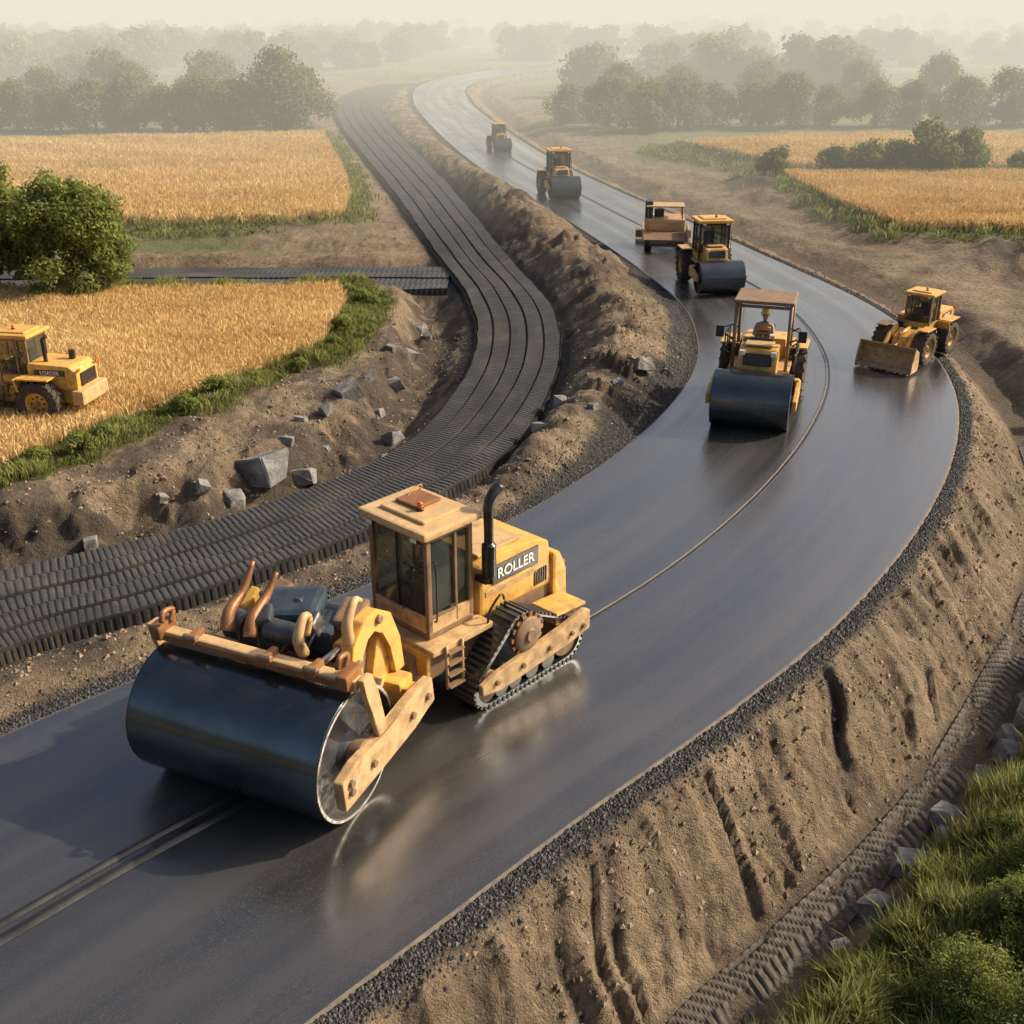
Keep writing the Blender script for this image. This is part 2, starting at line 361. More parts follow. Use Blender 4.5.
# ------------------------------------------------------------ ribbed haul road
def rib_mat():
    m,nt,b,out=new_mat('compacted_black_base')
    p=N(nt,'ShaderNodeNewGeometry').outputs['Position']
    at=N(nt,'ShaderNodeAttribute'); at.attribute_name='shade'
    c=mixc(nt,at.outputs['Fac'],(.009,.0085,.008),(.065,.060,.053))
    c=mixc(nt,ramp(nt,noise(nt,p,1.0,5,.65),.5,.72,0,.55),c,(.12,.095,.068))
    nt.links.new(c,b.inputs['Base Color']); b.inputs['Roughness'].default_value=.5
    nt.links.new(bump(nt,noise(nt,p,30,3,.7),.35,.015),b.inputs['Normal'])
    return m
RB=rib_mat()
def ribbed(name,path,lanes,z0,s0,s1):
    a=[];q=s0
    while q<s1: a.append(q); q+=.028 if q<50 else .10
    a=np.array(a); C,n,w=path.at(a)
    per=np.where(a<30,.125,np.where(a<50,.19,.5)); ph0=np.cumsum(np.r_[0,np.diff(a)]/per)
    base=np.array([-1,-.90,-.86,-.5,0,.5,.86,.90])
    U=[]
    for l in range(lanes): U+=[((b_+1)/2+l)/lanes*2-1 for b_ in base]
    U=np.array(U[1:]); U=np.r_[-1.05,-1.0,U,1.0,1.05]
    Vs=[];Sh=[]
    for j,u in enumerate(U):
        f=(u+1)/2*lanes; fl=min(max(int(f+1e-9),0),lanes-1); loc=(f-fl)*2-1
        ph=ph0+.5*(f*1.0)+.37*fl
        t=ph%1; rib=np.clip(np.minimum(t/.25,(1-t)/.25),0,1)
        lat=1.0 if abs(loc)<.88 else 0.0
        wob=.30+1.4*fbm(a*.6,np.full(len(a),u*4.),12,4)
        roll=.07*(vn(a*.45,np.full(len(a),u*2.),17)-.5)+.03*(fl%2)
        zz=z0+.021*rib*(.3+.7*lat)*wob+.045*lat+roll-.03*(1-lat)
        if abs(u)>1.01: zz=np.full(len(a),z0-.26)
        elif abs(u)>=.999: zz=z0+.02*rib*wob+roll
        edge=.06*(fbm(a*1.3,np.full(len(a),5.),8,3)-.5)*(1 if abs(u)>.93 else 0)
        lat_off=u*w/2*(1+edge)+(.025*rib*np.sign(u) if abs(u)>.999 else 0)
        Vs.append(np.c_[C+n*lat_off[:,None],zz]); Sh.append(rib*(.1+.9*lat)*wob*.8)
    V=np.stack(Vs,1).reshape(-1,3); Sh=np.stack(Sh,1).ravel()
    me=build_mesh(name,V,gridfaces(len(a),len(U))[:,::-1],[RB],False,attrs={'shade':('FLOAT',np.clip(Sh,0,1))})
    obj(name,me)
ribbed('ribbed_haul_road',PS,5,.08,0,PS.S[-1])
ribbed('ribbed_side_road',PB,4,-.075,0,PB.S[-1]-.35)
# tread imprint along the ditch floor at the foot of the embankment
def tread_strip():
    a=np.arange(0,26,.028); C,n,w=PM.at(a); U=np.linspace(-1,1,17); Vs=[];Sh=[]
    for u in U:
        ph=(a+.24*abs(u))/.16; t=ph%1; rib=np.clip(np.minimum(t/.3,(1-t)/.3),0,1)
        nz=fbm(a*1.8,np.full(len(a),u*2.5+3),44,4)
        keep=ss(.30,.52,nz)
        zz=-1.53+.034*rib*keep*(1-abs(u)**6)+.09*(nz-.5)-.02*(1-abs(u))-(.16*ss(.8,1,abs(u)))
        off=w/2+2.20+u*.40+.06*np.sin(a*.7)
        Vs.append(np.c_[C+n*off[:,None],zz]); Sh.append(np.clip(.15+rib*keep*(.2+nz*.5),0,1))
    V=np.stack(Vs,1).reshape(-1,3)
    obj('tyre_track',build_mesh('tyre_track',V,gridfaces(len(a),len(U))[:,::-1],[M['mud']],False,attrs={'shade':('FLOAT',np.stack(Sh,1).ravel())}))
tread_strip()

# ------------------------------------------------------------ scattered vegetation helpers
def polys_from(Pts,k): 
    n=len(Pts); return Pts.reshape(-1,3),np.arange(n*k).reshape(n,k)
def leaf_quads(C,Nr,size,r=rng):
    n=len(C); a=r.normal(size=(n,3)); t=np.cross(Nr,a); t/=np.linalg.norm(t,axis=1)[:,None]+1e-9
    b=np.cross(Nr,t); b/=np.linalg.norm(b,axis=1)[:,None]+1e-9
    s=size*(.6+.8*r.random(n))[:,None]
    return np.stack([C-t*s,C+b*s*.5,C+t*s,C-b*s*.5],1)
def tube_geo(path,rad,seg=7):
    path=[Vector(p) for p in path]; V=[];Fc=[]
    for i,p in enumerate(path):
        d=(path[min(i+1,len(path)-1)]-path[max(i-1,0)]).normalized()
        up=Vector((0,0,1)) if abs(d.z)<.95 else Vector((1,0,0))
        u=d.cross(up).normalized(); v=d.cross(u).normalized()
        for k in range(seg):
            an=2*math.pi*k/seg; V.append(p+(u*math.cos(an)+v*math.sin(an))*rad[i])
    for i in range(len(path)-1):
        for k in range(seg):
            a=i*seg+k; b=i*seg+(k+1)%seg; Fc.append((a,b,b+seg,a+seg))
    return np.array([list(v) for v in V]),np.array(Fc)
def tree_mesh(name,h,w,nleaf,leaf,seed,leafmat,skirt=.12,blobs=26,br=1.0):
    r=np.random.default_rng(seed); Vs=[];Fs=[];mi=[];sh=[];off=0
    def add(V,Fc,m,s):
        nonlocal off
        Vs.append(V);Fs.append(Fc+off);mi.append(np.full(len(Fc),m));sh.append(s);off+=len(V)
    tp=[(0,0,-.3),(w*.01,0,h*.2),(w*.03,w*.02,h*.45),(0,w*.03,h*.75)]
    V,Fc=tube_geo(tp,[h*.035,h*.026,h*.018,h*.006]); add(V,Fc,1,np.zeros(len(V)))
    B=[]
    for i in range(blobs):
        an=r.random()*6.283; q=r.random()**.5; zz=skirt+(1-skirt)*(r.random()**.85)
        prof=math.sin(math.pi*min(1,(zz*.82+.16)))**.6
        B.append((math.cos(an)*q*w*.42*prof,math.sin(an)*q*w*.42*prof,h*(zz*.86+.02),w*(.09+.12*r.random())*br))
    for b in B[:9]:
        z0=h*(.12+.25*r.random()); V,Fc=tube_geo([(0,0,z0),(b[0]*.5,b[1]*.5,(z0+b[2])*.52),(b[0],b[1],b[2])],[h*.014,h*.009,h*.004],5)
        add(V,Fc,1,np.zeros(len(V)))
    wts=np.array([b[3]**2 for b in B]); wts/=wts.sum(); idx=r.choice(len(B),nleaf,p=wts); BB=np.array(B)[idx]
    d=r.normal(size=(nleaf,3)); d/=np.linalg.norm(d,axis=1)[:,None]
    lump=1+.45*(vn(d[:,0]*3+idx,d[:,1]*3+d[:,2]*4,seed)-.5)*2
    rad=BB[:,3]*(.5+.55*r.random(nleaf)**.6)*lump
    C=BB[:,:3]+d*rad[:,None]*np.array([1,1,.85]); C[:,2]=np.maximum(C[:,2],.02*h)
    Nr=d+r.normal(size=(nleaf,3))*.6+np.array([0,0,.25]); Nr/=np.linalg.norm(Nr,axis=1)[:,None]
    Q=leaf_quads(C,Nr,leaf,r); V,Fc=polys_from(Q,4)
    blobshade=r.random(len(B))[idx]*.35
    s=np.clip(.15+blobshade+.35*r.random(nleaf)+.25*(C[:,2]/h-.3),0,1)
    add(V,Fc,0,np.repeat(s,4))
    return build_mesh(name,np.vstack(Vs),np.vstack(Fs),[leafmat,M['bark']],False,attrs={'shade':('FLOAT',np.concatenate(sh))},fmat=np.concatenate(mi))
def zat(x,y):
    return terrain(np.atleast_1d(np.float64(x)),np.atleast_1d(np.float64(y)))[0]
def place(name,me,x,y,s=1,rot=None,sz=None,dz=0):
    o=obj(name,me,None,(x,y,float(zat(x,y)[0])+dz)); o.rotation_euler=(0,0,random.random()*6.28 if rot is None else rot)
    o.scale=(s,s,sz or s); return o
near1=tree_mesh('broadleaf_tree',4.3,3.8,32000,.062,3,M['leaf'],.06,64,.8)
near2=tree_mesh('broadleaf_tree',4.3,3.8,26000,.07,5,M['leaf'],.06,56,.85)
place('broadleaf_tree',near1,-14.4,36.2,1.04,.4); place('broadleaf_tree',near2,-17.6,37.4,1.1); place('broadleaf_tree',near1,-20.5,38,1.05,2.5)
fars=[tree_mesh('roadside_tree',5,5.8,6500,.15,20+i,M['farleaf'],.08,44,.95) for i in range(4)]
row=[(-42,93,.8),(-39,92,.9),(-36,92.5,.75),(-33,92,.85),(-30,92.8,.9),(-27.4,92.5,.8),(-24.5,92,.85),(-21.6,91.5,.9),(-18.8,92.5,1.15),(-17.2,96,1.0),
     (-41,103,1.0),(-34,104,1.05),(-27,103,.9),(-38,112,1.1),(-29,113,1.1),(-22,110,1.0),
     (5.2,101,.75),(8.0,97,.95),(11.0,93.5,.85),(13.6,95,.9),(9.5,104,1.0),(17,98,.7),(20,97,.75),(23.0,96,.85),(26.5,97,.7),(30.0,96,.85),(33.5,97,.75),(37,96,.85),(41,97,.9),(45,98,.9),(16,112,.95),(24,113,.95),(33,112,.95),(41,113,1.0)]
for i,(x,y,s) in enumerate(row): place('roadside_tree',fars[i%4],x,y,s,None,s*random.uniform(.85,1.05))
bm=[tree_mesh('field_bush',2.2,2.9,5000,.10,40+i,M['farleaf'],.05,26) for i in range(2)]
for i,(x,y,s) in enumerate([(14.9,64.7,.75),(18.6,66,.75),(20.4,66,.9),(22.2,66.2,.95),(24.2,66,1.35),(26.0,66.2,1.1),(29.3,66,.6),(31.5,66.5,.7)]):
    place('field_bush',bm[i%2],x,y,s)
woods=bpy.data.objects.new('distant_woodland',None); COL.objects.link(woods)
lo=[tree_mesh('woodland_crown',6,7,1500,.38,60+i,M['farleaf'],.05,26) for i in range(3)]
pts=[]
for i in range(1100):
    y=128*math.exp(random.random()*1.9); x=(random.random()*2-1)*.62*y
    pts.append((x,y))
pa=np.array(pts); zz,_,_,_,_,dmm,dd2=terrain(pa[:,0],pa[:,1])
clump=fbm(pa[:,0]*.035,pa[:,1]*.03,55,3)
for i,(x,y) in enumerate(pts):
    if min(dmm[i],abs(dd2[i]))<(11 if y<210 else 4) or clump[i]<.43: continue
    s=.6+.45*random.random()
    o=obj('woodland_crown',lo[i%3],woods,(x,y,zz[i]-.3)); o.scale=(s*1.15,s*1.15,s); o.rotation_euler=(0,0,random.random()*6)

# ------------------------------------------------------------ wheat
def in_poly(poly,n,xmin=-1e9,xmax=1e9):
    lo_=poly.min(0); hi=poly.max(0); lo_[0]=max(lo_[0],xmin); hi[0]=min(hi[0],xmax)
    p=lo_+(hi-lo_)*rng.random((int(n*1.9),2)); sd=sdpoly(poly,p[:,0],p[:,1]); p=p[sd<.05*(rng.random(len(p))*3)]
    return p[:n]
def blades(p,z,h,wd,lean=.25):
    n=len(p); an=rng.random(n)*6.283; hh=h*(.7+.5*rng.random(n))
    dx=np.cos(an)*wd; dy=np.sin(an)*wd; lx=(rng.normal(size=n)*lean+.06)*hh; ly=rng.normal(size=n)*lean*hh
    B=np.c_[p,z]
    return np.stack([B+np.c_[-dx,-dy,0*dx]*.6,B+np.c_[lx*.5-dx*.0+dx,ly*.5+dy,hh*.72],B+np.c_[lx,ly,hh],B+np.c_[lx*.5-dx,ly*.5-dy,hh*.70]],1)
def wheat(name,poly,n,h,wd,top,xmin=-1e9,xmax=1e9):
    root=bpy.data.objects.new(name,None); COL.objects.link(root)
    p=in_poly(poly,n,xmin,xmax); zz=terrain(p[:,0],p[:,1])[0]
    Q=blades(p,zz+top*.35,h,wd); V,Fc=polys_from(Q,4)
    row_=np.sin(p[:,0]*2.1+p[:,1]*6.0)*.07+np.sin(p[:,0]*.5+p[:,1]*1.1)*.05
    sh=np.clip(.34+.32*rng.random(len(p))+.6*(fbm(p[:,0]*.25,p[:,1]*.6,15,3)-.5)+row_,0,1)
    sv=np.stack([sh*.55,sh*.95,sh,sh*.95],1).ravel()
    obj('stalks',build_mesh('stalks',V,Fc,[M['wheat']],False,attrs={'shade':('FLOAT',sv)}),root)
    lo_=poly.min(0);hi=poly.max(0); st=.16 if n*1.>50000 and hi[0]-lo_[0]<16 else .3
    gx=np.arange(max(lo_[0],xmin),min(hi[0],xmax),st); gy=np.arange(lo_[1],hi[1],st); GX,GY=np.meshgrid(gx,gy)
    sd=sdpoly(poly,GX.ravel(),GY.ravel()); tz=terrain(GX.ravel(),GY.ravel())[0]
    zt=tz+np.where(sd<-.05,top*(.85+.30*rng.random(len(sd))),-.3)
    Vg=np.c_[GX.ravel()+rng.normal(size=len(sd))*.03,GY.ravel()+rng.normal(size=len(sd))*.03,zt]; Fg=gridfaces(len(gy),len(gx))
    keep=(sd[Fg]<.25).all(1); Fg=Fg[keep]
    shg=np.clip(.3+.3*rng.random(len(sd)),0,1)
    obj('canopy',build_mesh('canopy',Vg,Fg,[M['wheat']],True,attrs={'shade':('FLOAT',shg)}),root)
wheat('wheat_field',F1,100000,.30,.015,.26,xmin=-18)
wheat('wheat_field',F2,120000,.40,.028,.34)
wheat('wheat_field',F3,60000,.40,.036,.34)
wheat('wheat_field',F4,45000,.40,.05,.34)

# ------------------------------------------------------------ grass
def grass(name,n,box,h,wd,cond,mat='grass'):
    x=box[0]+(box[1]-box[0])*rng.random(n); y=box[2]+(box[3]-box[2])*rng.random(n)
    z,g,gr,dk,fd,dm,d2=terrain(x,y); k=cond(x,y,z,g,fd,dm,d2)&(rng.random(n)<g*1.2)
    p=np.c_[x,y][k]; zz=z[k]
    cl=fbm(p[:,0]*1.7,p[:,1]*1.7,88,3)
    Q=blades(p,zz-.02,1,wd,.35); B=Q[:,:1]*1; hs=h*(.35+1.3*np.clip(cl-.25,0,1))
    Q=np.concatenate([Q[:,:1],B+(Q[:,1:]-B)*np.stack([np.ones(len(p)),np.ones(len(p)),hs],1)[:,None,:]],1)
    Q[:,1:,:2]=B[:,:,:2]+(Q[:,1:,:2]-B[:,:,:2])*(.27 if h<.45 else .36)
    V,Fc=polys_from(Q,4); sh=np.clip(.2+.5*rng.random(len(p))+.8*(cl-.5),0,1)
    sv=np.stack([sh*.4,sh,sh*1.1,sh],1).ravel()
    obj(name,build_mesh(name,V,Fc,[M[mat]],False,attrs={'shade':('FLOAT',np.clip(sv,0,1))}))
grass('grass_verge',230000,(-16,-3,16.5,39),.36,.05,lambda x,y,z,g,fd,dm,d2:(fd>-.1)&(fd<2.2)&(d2>.4))
grass('grass_verge',60000,(-45,-5,46,90),.45,.12,lambda x,y,z,g,fd,dm,d2:(fd>-.1)&(fd<2.2)&(d2>.5))
grass('grass_verge',90000,(8,50,44,92),.45,.14,lambda x,y,z,g,fd,dm,d2:(fd>-.1)&(fd<3))
grass('grass_bank',330000,(2.4,10.5,5.6,17.5),.62,.026,lambda x,y,z,g,fd,dm,d2:(x>0))
grass('grass_bank',60000,(14,34,24,46),.4,.08,lambda x,y,z,g,fd,dm,d2:(x>0)&(fd>0))
shr=[tree_mesh('green_shrub',1.15,1.5,14000,.021,70+i,M['leaf'],.02,70,.66) for i in range(2)]
for i,(x,y,s) in enumerate([(4.75,8.2,.8),(5.6,9.2,.8),(5.9,8.7,1.05),(6.4,10.1,.8),(6.7,9.5,1.1),(7.0,11.5,.7),(5.3,7.6,1.0),(7.5,10.6,.9),(6.1,9.7,.6),(6.3,10.9,.5),(7.6,12.4,.6)]): place('green_shrub',shr[i%2],x,y,s)
vsh=tree_mesh('verge_shrub',.5,.9,1800,.035,80,M['leaf'],.02,14)
for i in range(26):
    t=i/25; q=F1[1:8]; k=t*(len(q)-1); j=min(int(k),len(q)-2); p=q[j]+(q[j+1]-q[j])*(k-j); place('verge_shrub',vsh,p[0]+.55+random.uniform(-.3,.4),p[1]-.35+random.uniform(-.3,.3),random.uniform(.4,1.0))

# ------------------------------------------------------------ stones
def pebbles(name,p,z,size,mat,shade):
    n=len(p); o=np.array([[1,0,0],[0,1,0],[-1,0,0],[0,-1,0],[0,0,1],[0,0,-1]],float)
    s=size*(.45+1.1*rng.random(n)**2)
    V=o[None]*(.7+.6*rng.random((n,6,1)))*s[:,None,None]*np.array([1,1,.75])
    an=rng.random(n)*6.28; c,si=np.cos(an)[:,None],np.sin(an)[:,None]
    V=np.stack([V[...,0]*c-V[...,1]*si,V[...,0]*si+V[...,1]*c,V[...,2]],-1)+np.c_[p,z][:,None,:]
    f=np.array([[0,1,4],[1,2,4],[2,3,4],[3,0,4],[1,0,5],[2,1,5],[3,2,5],[0,3,5]])
    Fc=(f[None]+np.arange(n)[:,None,None]*6).reshape(-1,3)
    return obj(name,build_mesh(name,V.reshape(-1,3),Fc,[M[mat]],False,k=3,attrs={'shade':('FLOAT',np.repeat(shade,6))}))
n=34000; a=rng.random(n)**1.6*48; side=np.where(rng.random(n)<.5,1,-1); C,nr,w=PM.at(a)
off=side*(w/2+.02+np.abs(rng.normal(size=n))*.19*np.where((side<0)&(a>14),2.0,1)); pp=C+nr*off[:,None]; zz=terrain(pp[:,0],pp[:,1])[0]
pebbles('gravel_shoulder',pp,np.where(np.abs(off)<w/2+.1,np.maximum(zz,-.03),zz)+.004,.024,'pebble',rng.random(n))
n=30000; x=-13+26*rng.random(n); y=7+27*rng.random(n)**1.3; z,g,gr,dk,fd,dm,d2=terrain(x,y)
k=(dm>.4)&(d2>.1)&(g<.3)&(fd>0.3)&(fbm(x*1.1,y*1.1,99,2)>.38)
pebbles('dirt_clods',np.c_[x,y][k],z[k]+.005,.038,'clod',rng.random(k.sum()))
def rock_mesh(seed):
    r=random.Random(seed); b=bmesh.new()
    for sx in (-1,1):
        for sy in (-1,1):
            for sz in (-1,1):
                q=r.uniform(.62,1.0); b.verts.new((sx*q*r.uniform(.7,1),sy*.72*q*r.uniform(.7,1),sz*.58*r.uniform(.65,1)))
    for i in range(5):
        v=Vector((r.uniform(-1,1),r.uniform(-1,1),r.uniform(-1,1))).normalized(); b.verts.new((v.x*.98,v.y*.78,v.z*.62))
    bmesh.ops.convex_hull(b,input=b.verts)
    bmesh.ops.delete(b,geom=[v for v in b.verts if not v.link_faces],context='VERTS')
    bmesh.ops.bevel(b,geom=list(b.edges),offset=.03,segments=1,affect='EDGES')
    bmesh.ops.triangulate(b,faces=b.faces); bmesh.ops.subdivide_edges(b,edges=list(b.edges),cuts=1)
    for v in b.verts: v.co+=Vector((r.uniform(-1,1),r.uniform(-1,1),r.uniform(-1,1)))*.022
    me=bpy.data.meshes.new('rock'); b.to_mesh(me); b.free(); me.materials.append(M['rock']); return me
RK=[rock_mesh(i) for i in range(7)]
rocks=[(-5.4,22.0,.62),(-4.6,22.4,.40),(-5.8,21.0,.32),(-4.0,25.6,.38),(-3.2,28.3,.32),(-2.9,24.9,.32),(1.15,25.4,.32),(3.3,27.2,.34),(-8.1,19.0,.26),(-2.9,23.2,.18),
 (-4.4,24.6,.24),(1.9,24.2,.18),(2.6,25.8,.18),(.6,23.4,.2),(-6.3,20.6,.2),(-3.4,26.5,.25),(-9.8,18.2,.16),(-3.0,31,.3),(-2.6,33,.25),(-5.0,23.0,.2),(-3.7,27.3,.2),(-4.9,24.2,.16),(-3.4,30,.2),(-2.9,34.6,.28),(-7.1,20.4,.16),(-4.3,23.6,.14),
 (13.6,25,.34),(14.4,26.5,.36),(13.9,23.2,.28),(15,28.5,.36),(14.8,24.6,.28)]
# boulders on the outer side of the ditch, measured along the road (distance, offset beyond edge, size)
for s_,o_,r_ in [(6.6,2.75,.20),(9.2,2.80,.16),(10.0,2.72,.26),(10.5,2.95,.22),(10.9,2.70,.28),(11.5,2.9,.20),(12.0,2.72,.28),(12.4,2.95,.18),(12.9,2.75,.26),(13.5,2.85,.24),(14.0,2.7,.22),(14.6,2.85,.30),(15.1,2.68,.2),(15.5,2.95,.26),(16.1,2.75,.28),(16.7,2.9,.24),(17.1,2.65,.2),(17.6,2.85,.30),(18.3,2.75,.26),(18.9,2.9,.3),(19.6,2.75,.28),(20.4,2.9,.32),(21.3,2.8,.3),(8.0,2.9,.12),(13.2,3.1,.14),(11.2,3.1,.14),(16.4,3.1,.16),(22.4,2.8,.3),(23.6,2.9,.3)]:
    C,nr,w=PM.at(np.array([s_])); q=C[0]+nr[0]*(w[0]/2+o_); rocks.append((q[0],q[1],r_*1.1))
for i,(x,y,s) in enumerate(rocks):
    o=place('rock',RK[i%7],x,y,s,dz=s*.2); o.rotation_euler=(random.uniform(-.35,.35),random.uniform(-.35,.35),random.random()*6.28)

# ------------------------------------------------------------ machine building kit
def empty(name,parent=None,loc=(0,0,0),rz=0,s=1):
    o=bpy.data.objects.new(name,None); COL.objects.link(o); o.location=loc; o.rotation_euler=(0,0,rz); o.scale=(s,s,s); o.empty_display_size=.2
    if parent: o.parent=parent
    return o
def fin(name,b,mat,parent,smooth=False):
    bmesh.ops.recalc_face_normals(b,faces=b.faces)
    me=bpy.data.meshes.new(name); b.to_mesh(me); b.free(); me.materials.append(M[mat])
    for p in me.polygons: p.use_smooth=smooth
    o=obj(name,me,parent); return o
def box(name,parent,c,s,mat,bev=.02,rot=None):
    b=bmesh.new(); bmesh.ops.create_cube(b,size=1)
    for v in b.verts: v.co=Vector((v.co.x*s[0],v.co.y*s[1],v.co.z*s[2]))
    if bev: bmesh.ops.bevel(b,geom=list(b.edges),offset=min(bev,min(s)*.4),segments=2,affect='EDGES',profile=.6)
    if rot: bmesh.ops.rotate(b,verts=b.verts,matrix=Euler(rot).to_matrix())
    bmesh.ops.translate(b,verts=b.verts,vec=c)
    return fin(name,b,mat,parent)
def prism(name,parent,poly,y0,y1,mat,bev=.02):
    b=bmesh.new(); A=[b.verts.new((p[0],y0,p[1])) for p in poly]; B=[b.verts.new((p[0],y1,p[1])) for p in poly]; n=len(poly)
    b.faces.new(A); b.faces.new(B[::-1])
    for i in range(n): b.faces.new((A[i],B[i],B[(i+1)%n],A[(i+1)%n]))
    if bev: bmesh.ops.bevel(b,geom=list(b.edges),offset=bev,segments=2,affect='EDGES',profile=.6)
    return fin(name,b,mat,parent)
def lathe(name,parent,c,prof,mat,seg=48,smooth=True,axis='Y'):
    b=bmesh.new(); rings=[]
    for r,a in prof:
        if r<1e-5: rings.append([b.verts.new((0,a,0))]); continue
        rings.append([b.verts.new((r*math.cos(2*math.pi*k/seg),a,r*math.sin(2*math.pi*k/seg))) for k in range(seg)])
    for i in range(len(rings)-1):
        A,B=rings[i],rings[i+1]
        for k in range(seg):
            k2=(k+1)%seg
            if len(A)==1: b.faces.new((A[0],B[k],B[k2]))
            elif len(B)==1: b.faces.new((A[k],B[0],A[k2]))
            else: b.faces.new((A[k],B[k],B[k2],A[k2]))
    if axis=='Z': bmesh.ops.rotate(b,verts=b.verts,matrix=Euler((math.pi/2,0,0)).to_matrix())
    if axis=='X': bmesh.ops.rotate(b,verts=b.verts,matrix=Euler((0,0,math.pi/2)).to_matrix())
    bmesh.ops.translate(b,verts=b.verts,vec=c)
    for e in b.edges:
        if len(e.link_faces)==2 and e.calc_face_angle(0)>.6: e.smooth=False
    return fin(name,b,mat,parent,smooth)
def cyl(name,parent,c,r,l,mat,axis='Y',seg=24,bev=.01):
    return lathe(name,parent,c,[(0,-l/2),(r-bev,-l/2),(r,-l/2+bev),(r,l/2-bev),(r-bev,l/2),(0,l/2)],mat,seg,True,axis)
def tube(name,parent,path,r,mat,seg=8):
    Pt=catmull(np.array(path,float),5) if len(path)>2 else np.array(path,float)
    rr=[r]*len(Pt) if not isinstance(r,(list,tuple)) else list(np.interp(np.linspace(0,1,len(Pt)),np.linspace(0,1,len(r)),r))
    V,Fc=tube_geo(Pt,rr,seg); b=bmesh.new(); vs=[b.verts.new(v) for v in V]
    for f in Fc: b.faces.new([vs[i] for i in f])
    b.faces.new(vs[:seg]); b.faces.new(vs[-seg:])
    return fin(name,b,mat,parent,True)
def tyre(name,parent,c,r,w,lugs=18,hub='yellow',out=1):
    e=empty(name,parent,c)
    prof=[(r*.52,-w*.40),(r*.60,-w*.48),(r*.85,-w*.5),(r*.95,-w*.42),(r*.965,-w*.2),(r*.97,0),(r*.965,w*.2),(r*.95,w*.42),(r*.85,w*.5),(r*.60,w*.48),(r*.52,w*.40)]
    lathe('tyre',e,(0,0,0),prof,'rubber',36)
    b=bmesh.new()
    for i in range(lugs):
        for sd in (-1,1):
            t=bmesh.ops.create_cube(b,size=1)['verts']; an=2*math.pi*(i+.25*sd)/lugs
            for v in t: v.co=Vector((v.co.x*r*.15,v.co.y*w*.52,v.co.z*r*.09))
            bmesh.ops.rotate(b,verts=t,matrix=Euler((0,0,sd*.45)).to_matrix())
            bmesh.ops.translate(b,verts=t,vec=(0,sd*w*.25,r*.965))
            bmesh.ops.rotate(b,verts=t,matrix=Euler((0,an,0)).to_matrix())
    fin('lugs',b,'rubber',e)
    o=out
    lathe('rim',e,(0,0,0),[(0,o*w*.22),(r*.16,o*w*.24),(r*.2,o*w*.2),(r*.42,o*w*.16),(r*.5,o*w*.36),(r*.54,o*w*.38),(r*.54,0),(0,-.01*o)],hub,32)
    cyl('hub_cap',e,(0,o*w*.27,0),r*.13,w*.14,'brown')
    b=bmesh.new()
    for i in range(8):
        an=i*math.pi/4; t=bmesh.ops.create_cube(b,size=.05*r/.7)['verts']; bmesh.ops.translate(b,verts=t,vec=(math.cos(an)*r*.3,o*w*.21,math.sin(an)*r*.3))
    fin('wheel_bolts',b,'black',e)
    return e
def label(parent,txt,c,size,mat='black',left=True):
    cu=bpy.data.curves.new('label','FONT'); cu.body=txt; cu.size=size; cu.extrude=.004; cu.offset=.004; cu.align_x='CENTER'; cu.materials.append(M[mat])
    o=bpy.data.objects.new('label',cu); COL.objects.link(o); o.parent=parent
    s=1 if left else -1; R=Matrix(((-s,0,0),(0,0,s),(0,1,0)))
    o.matrix_local=Matrix.Translation(c)@R.to_4x4(); return o
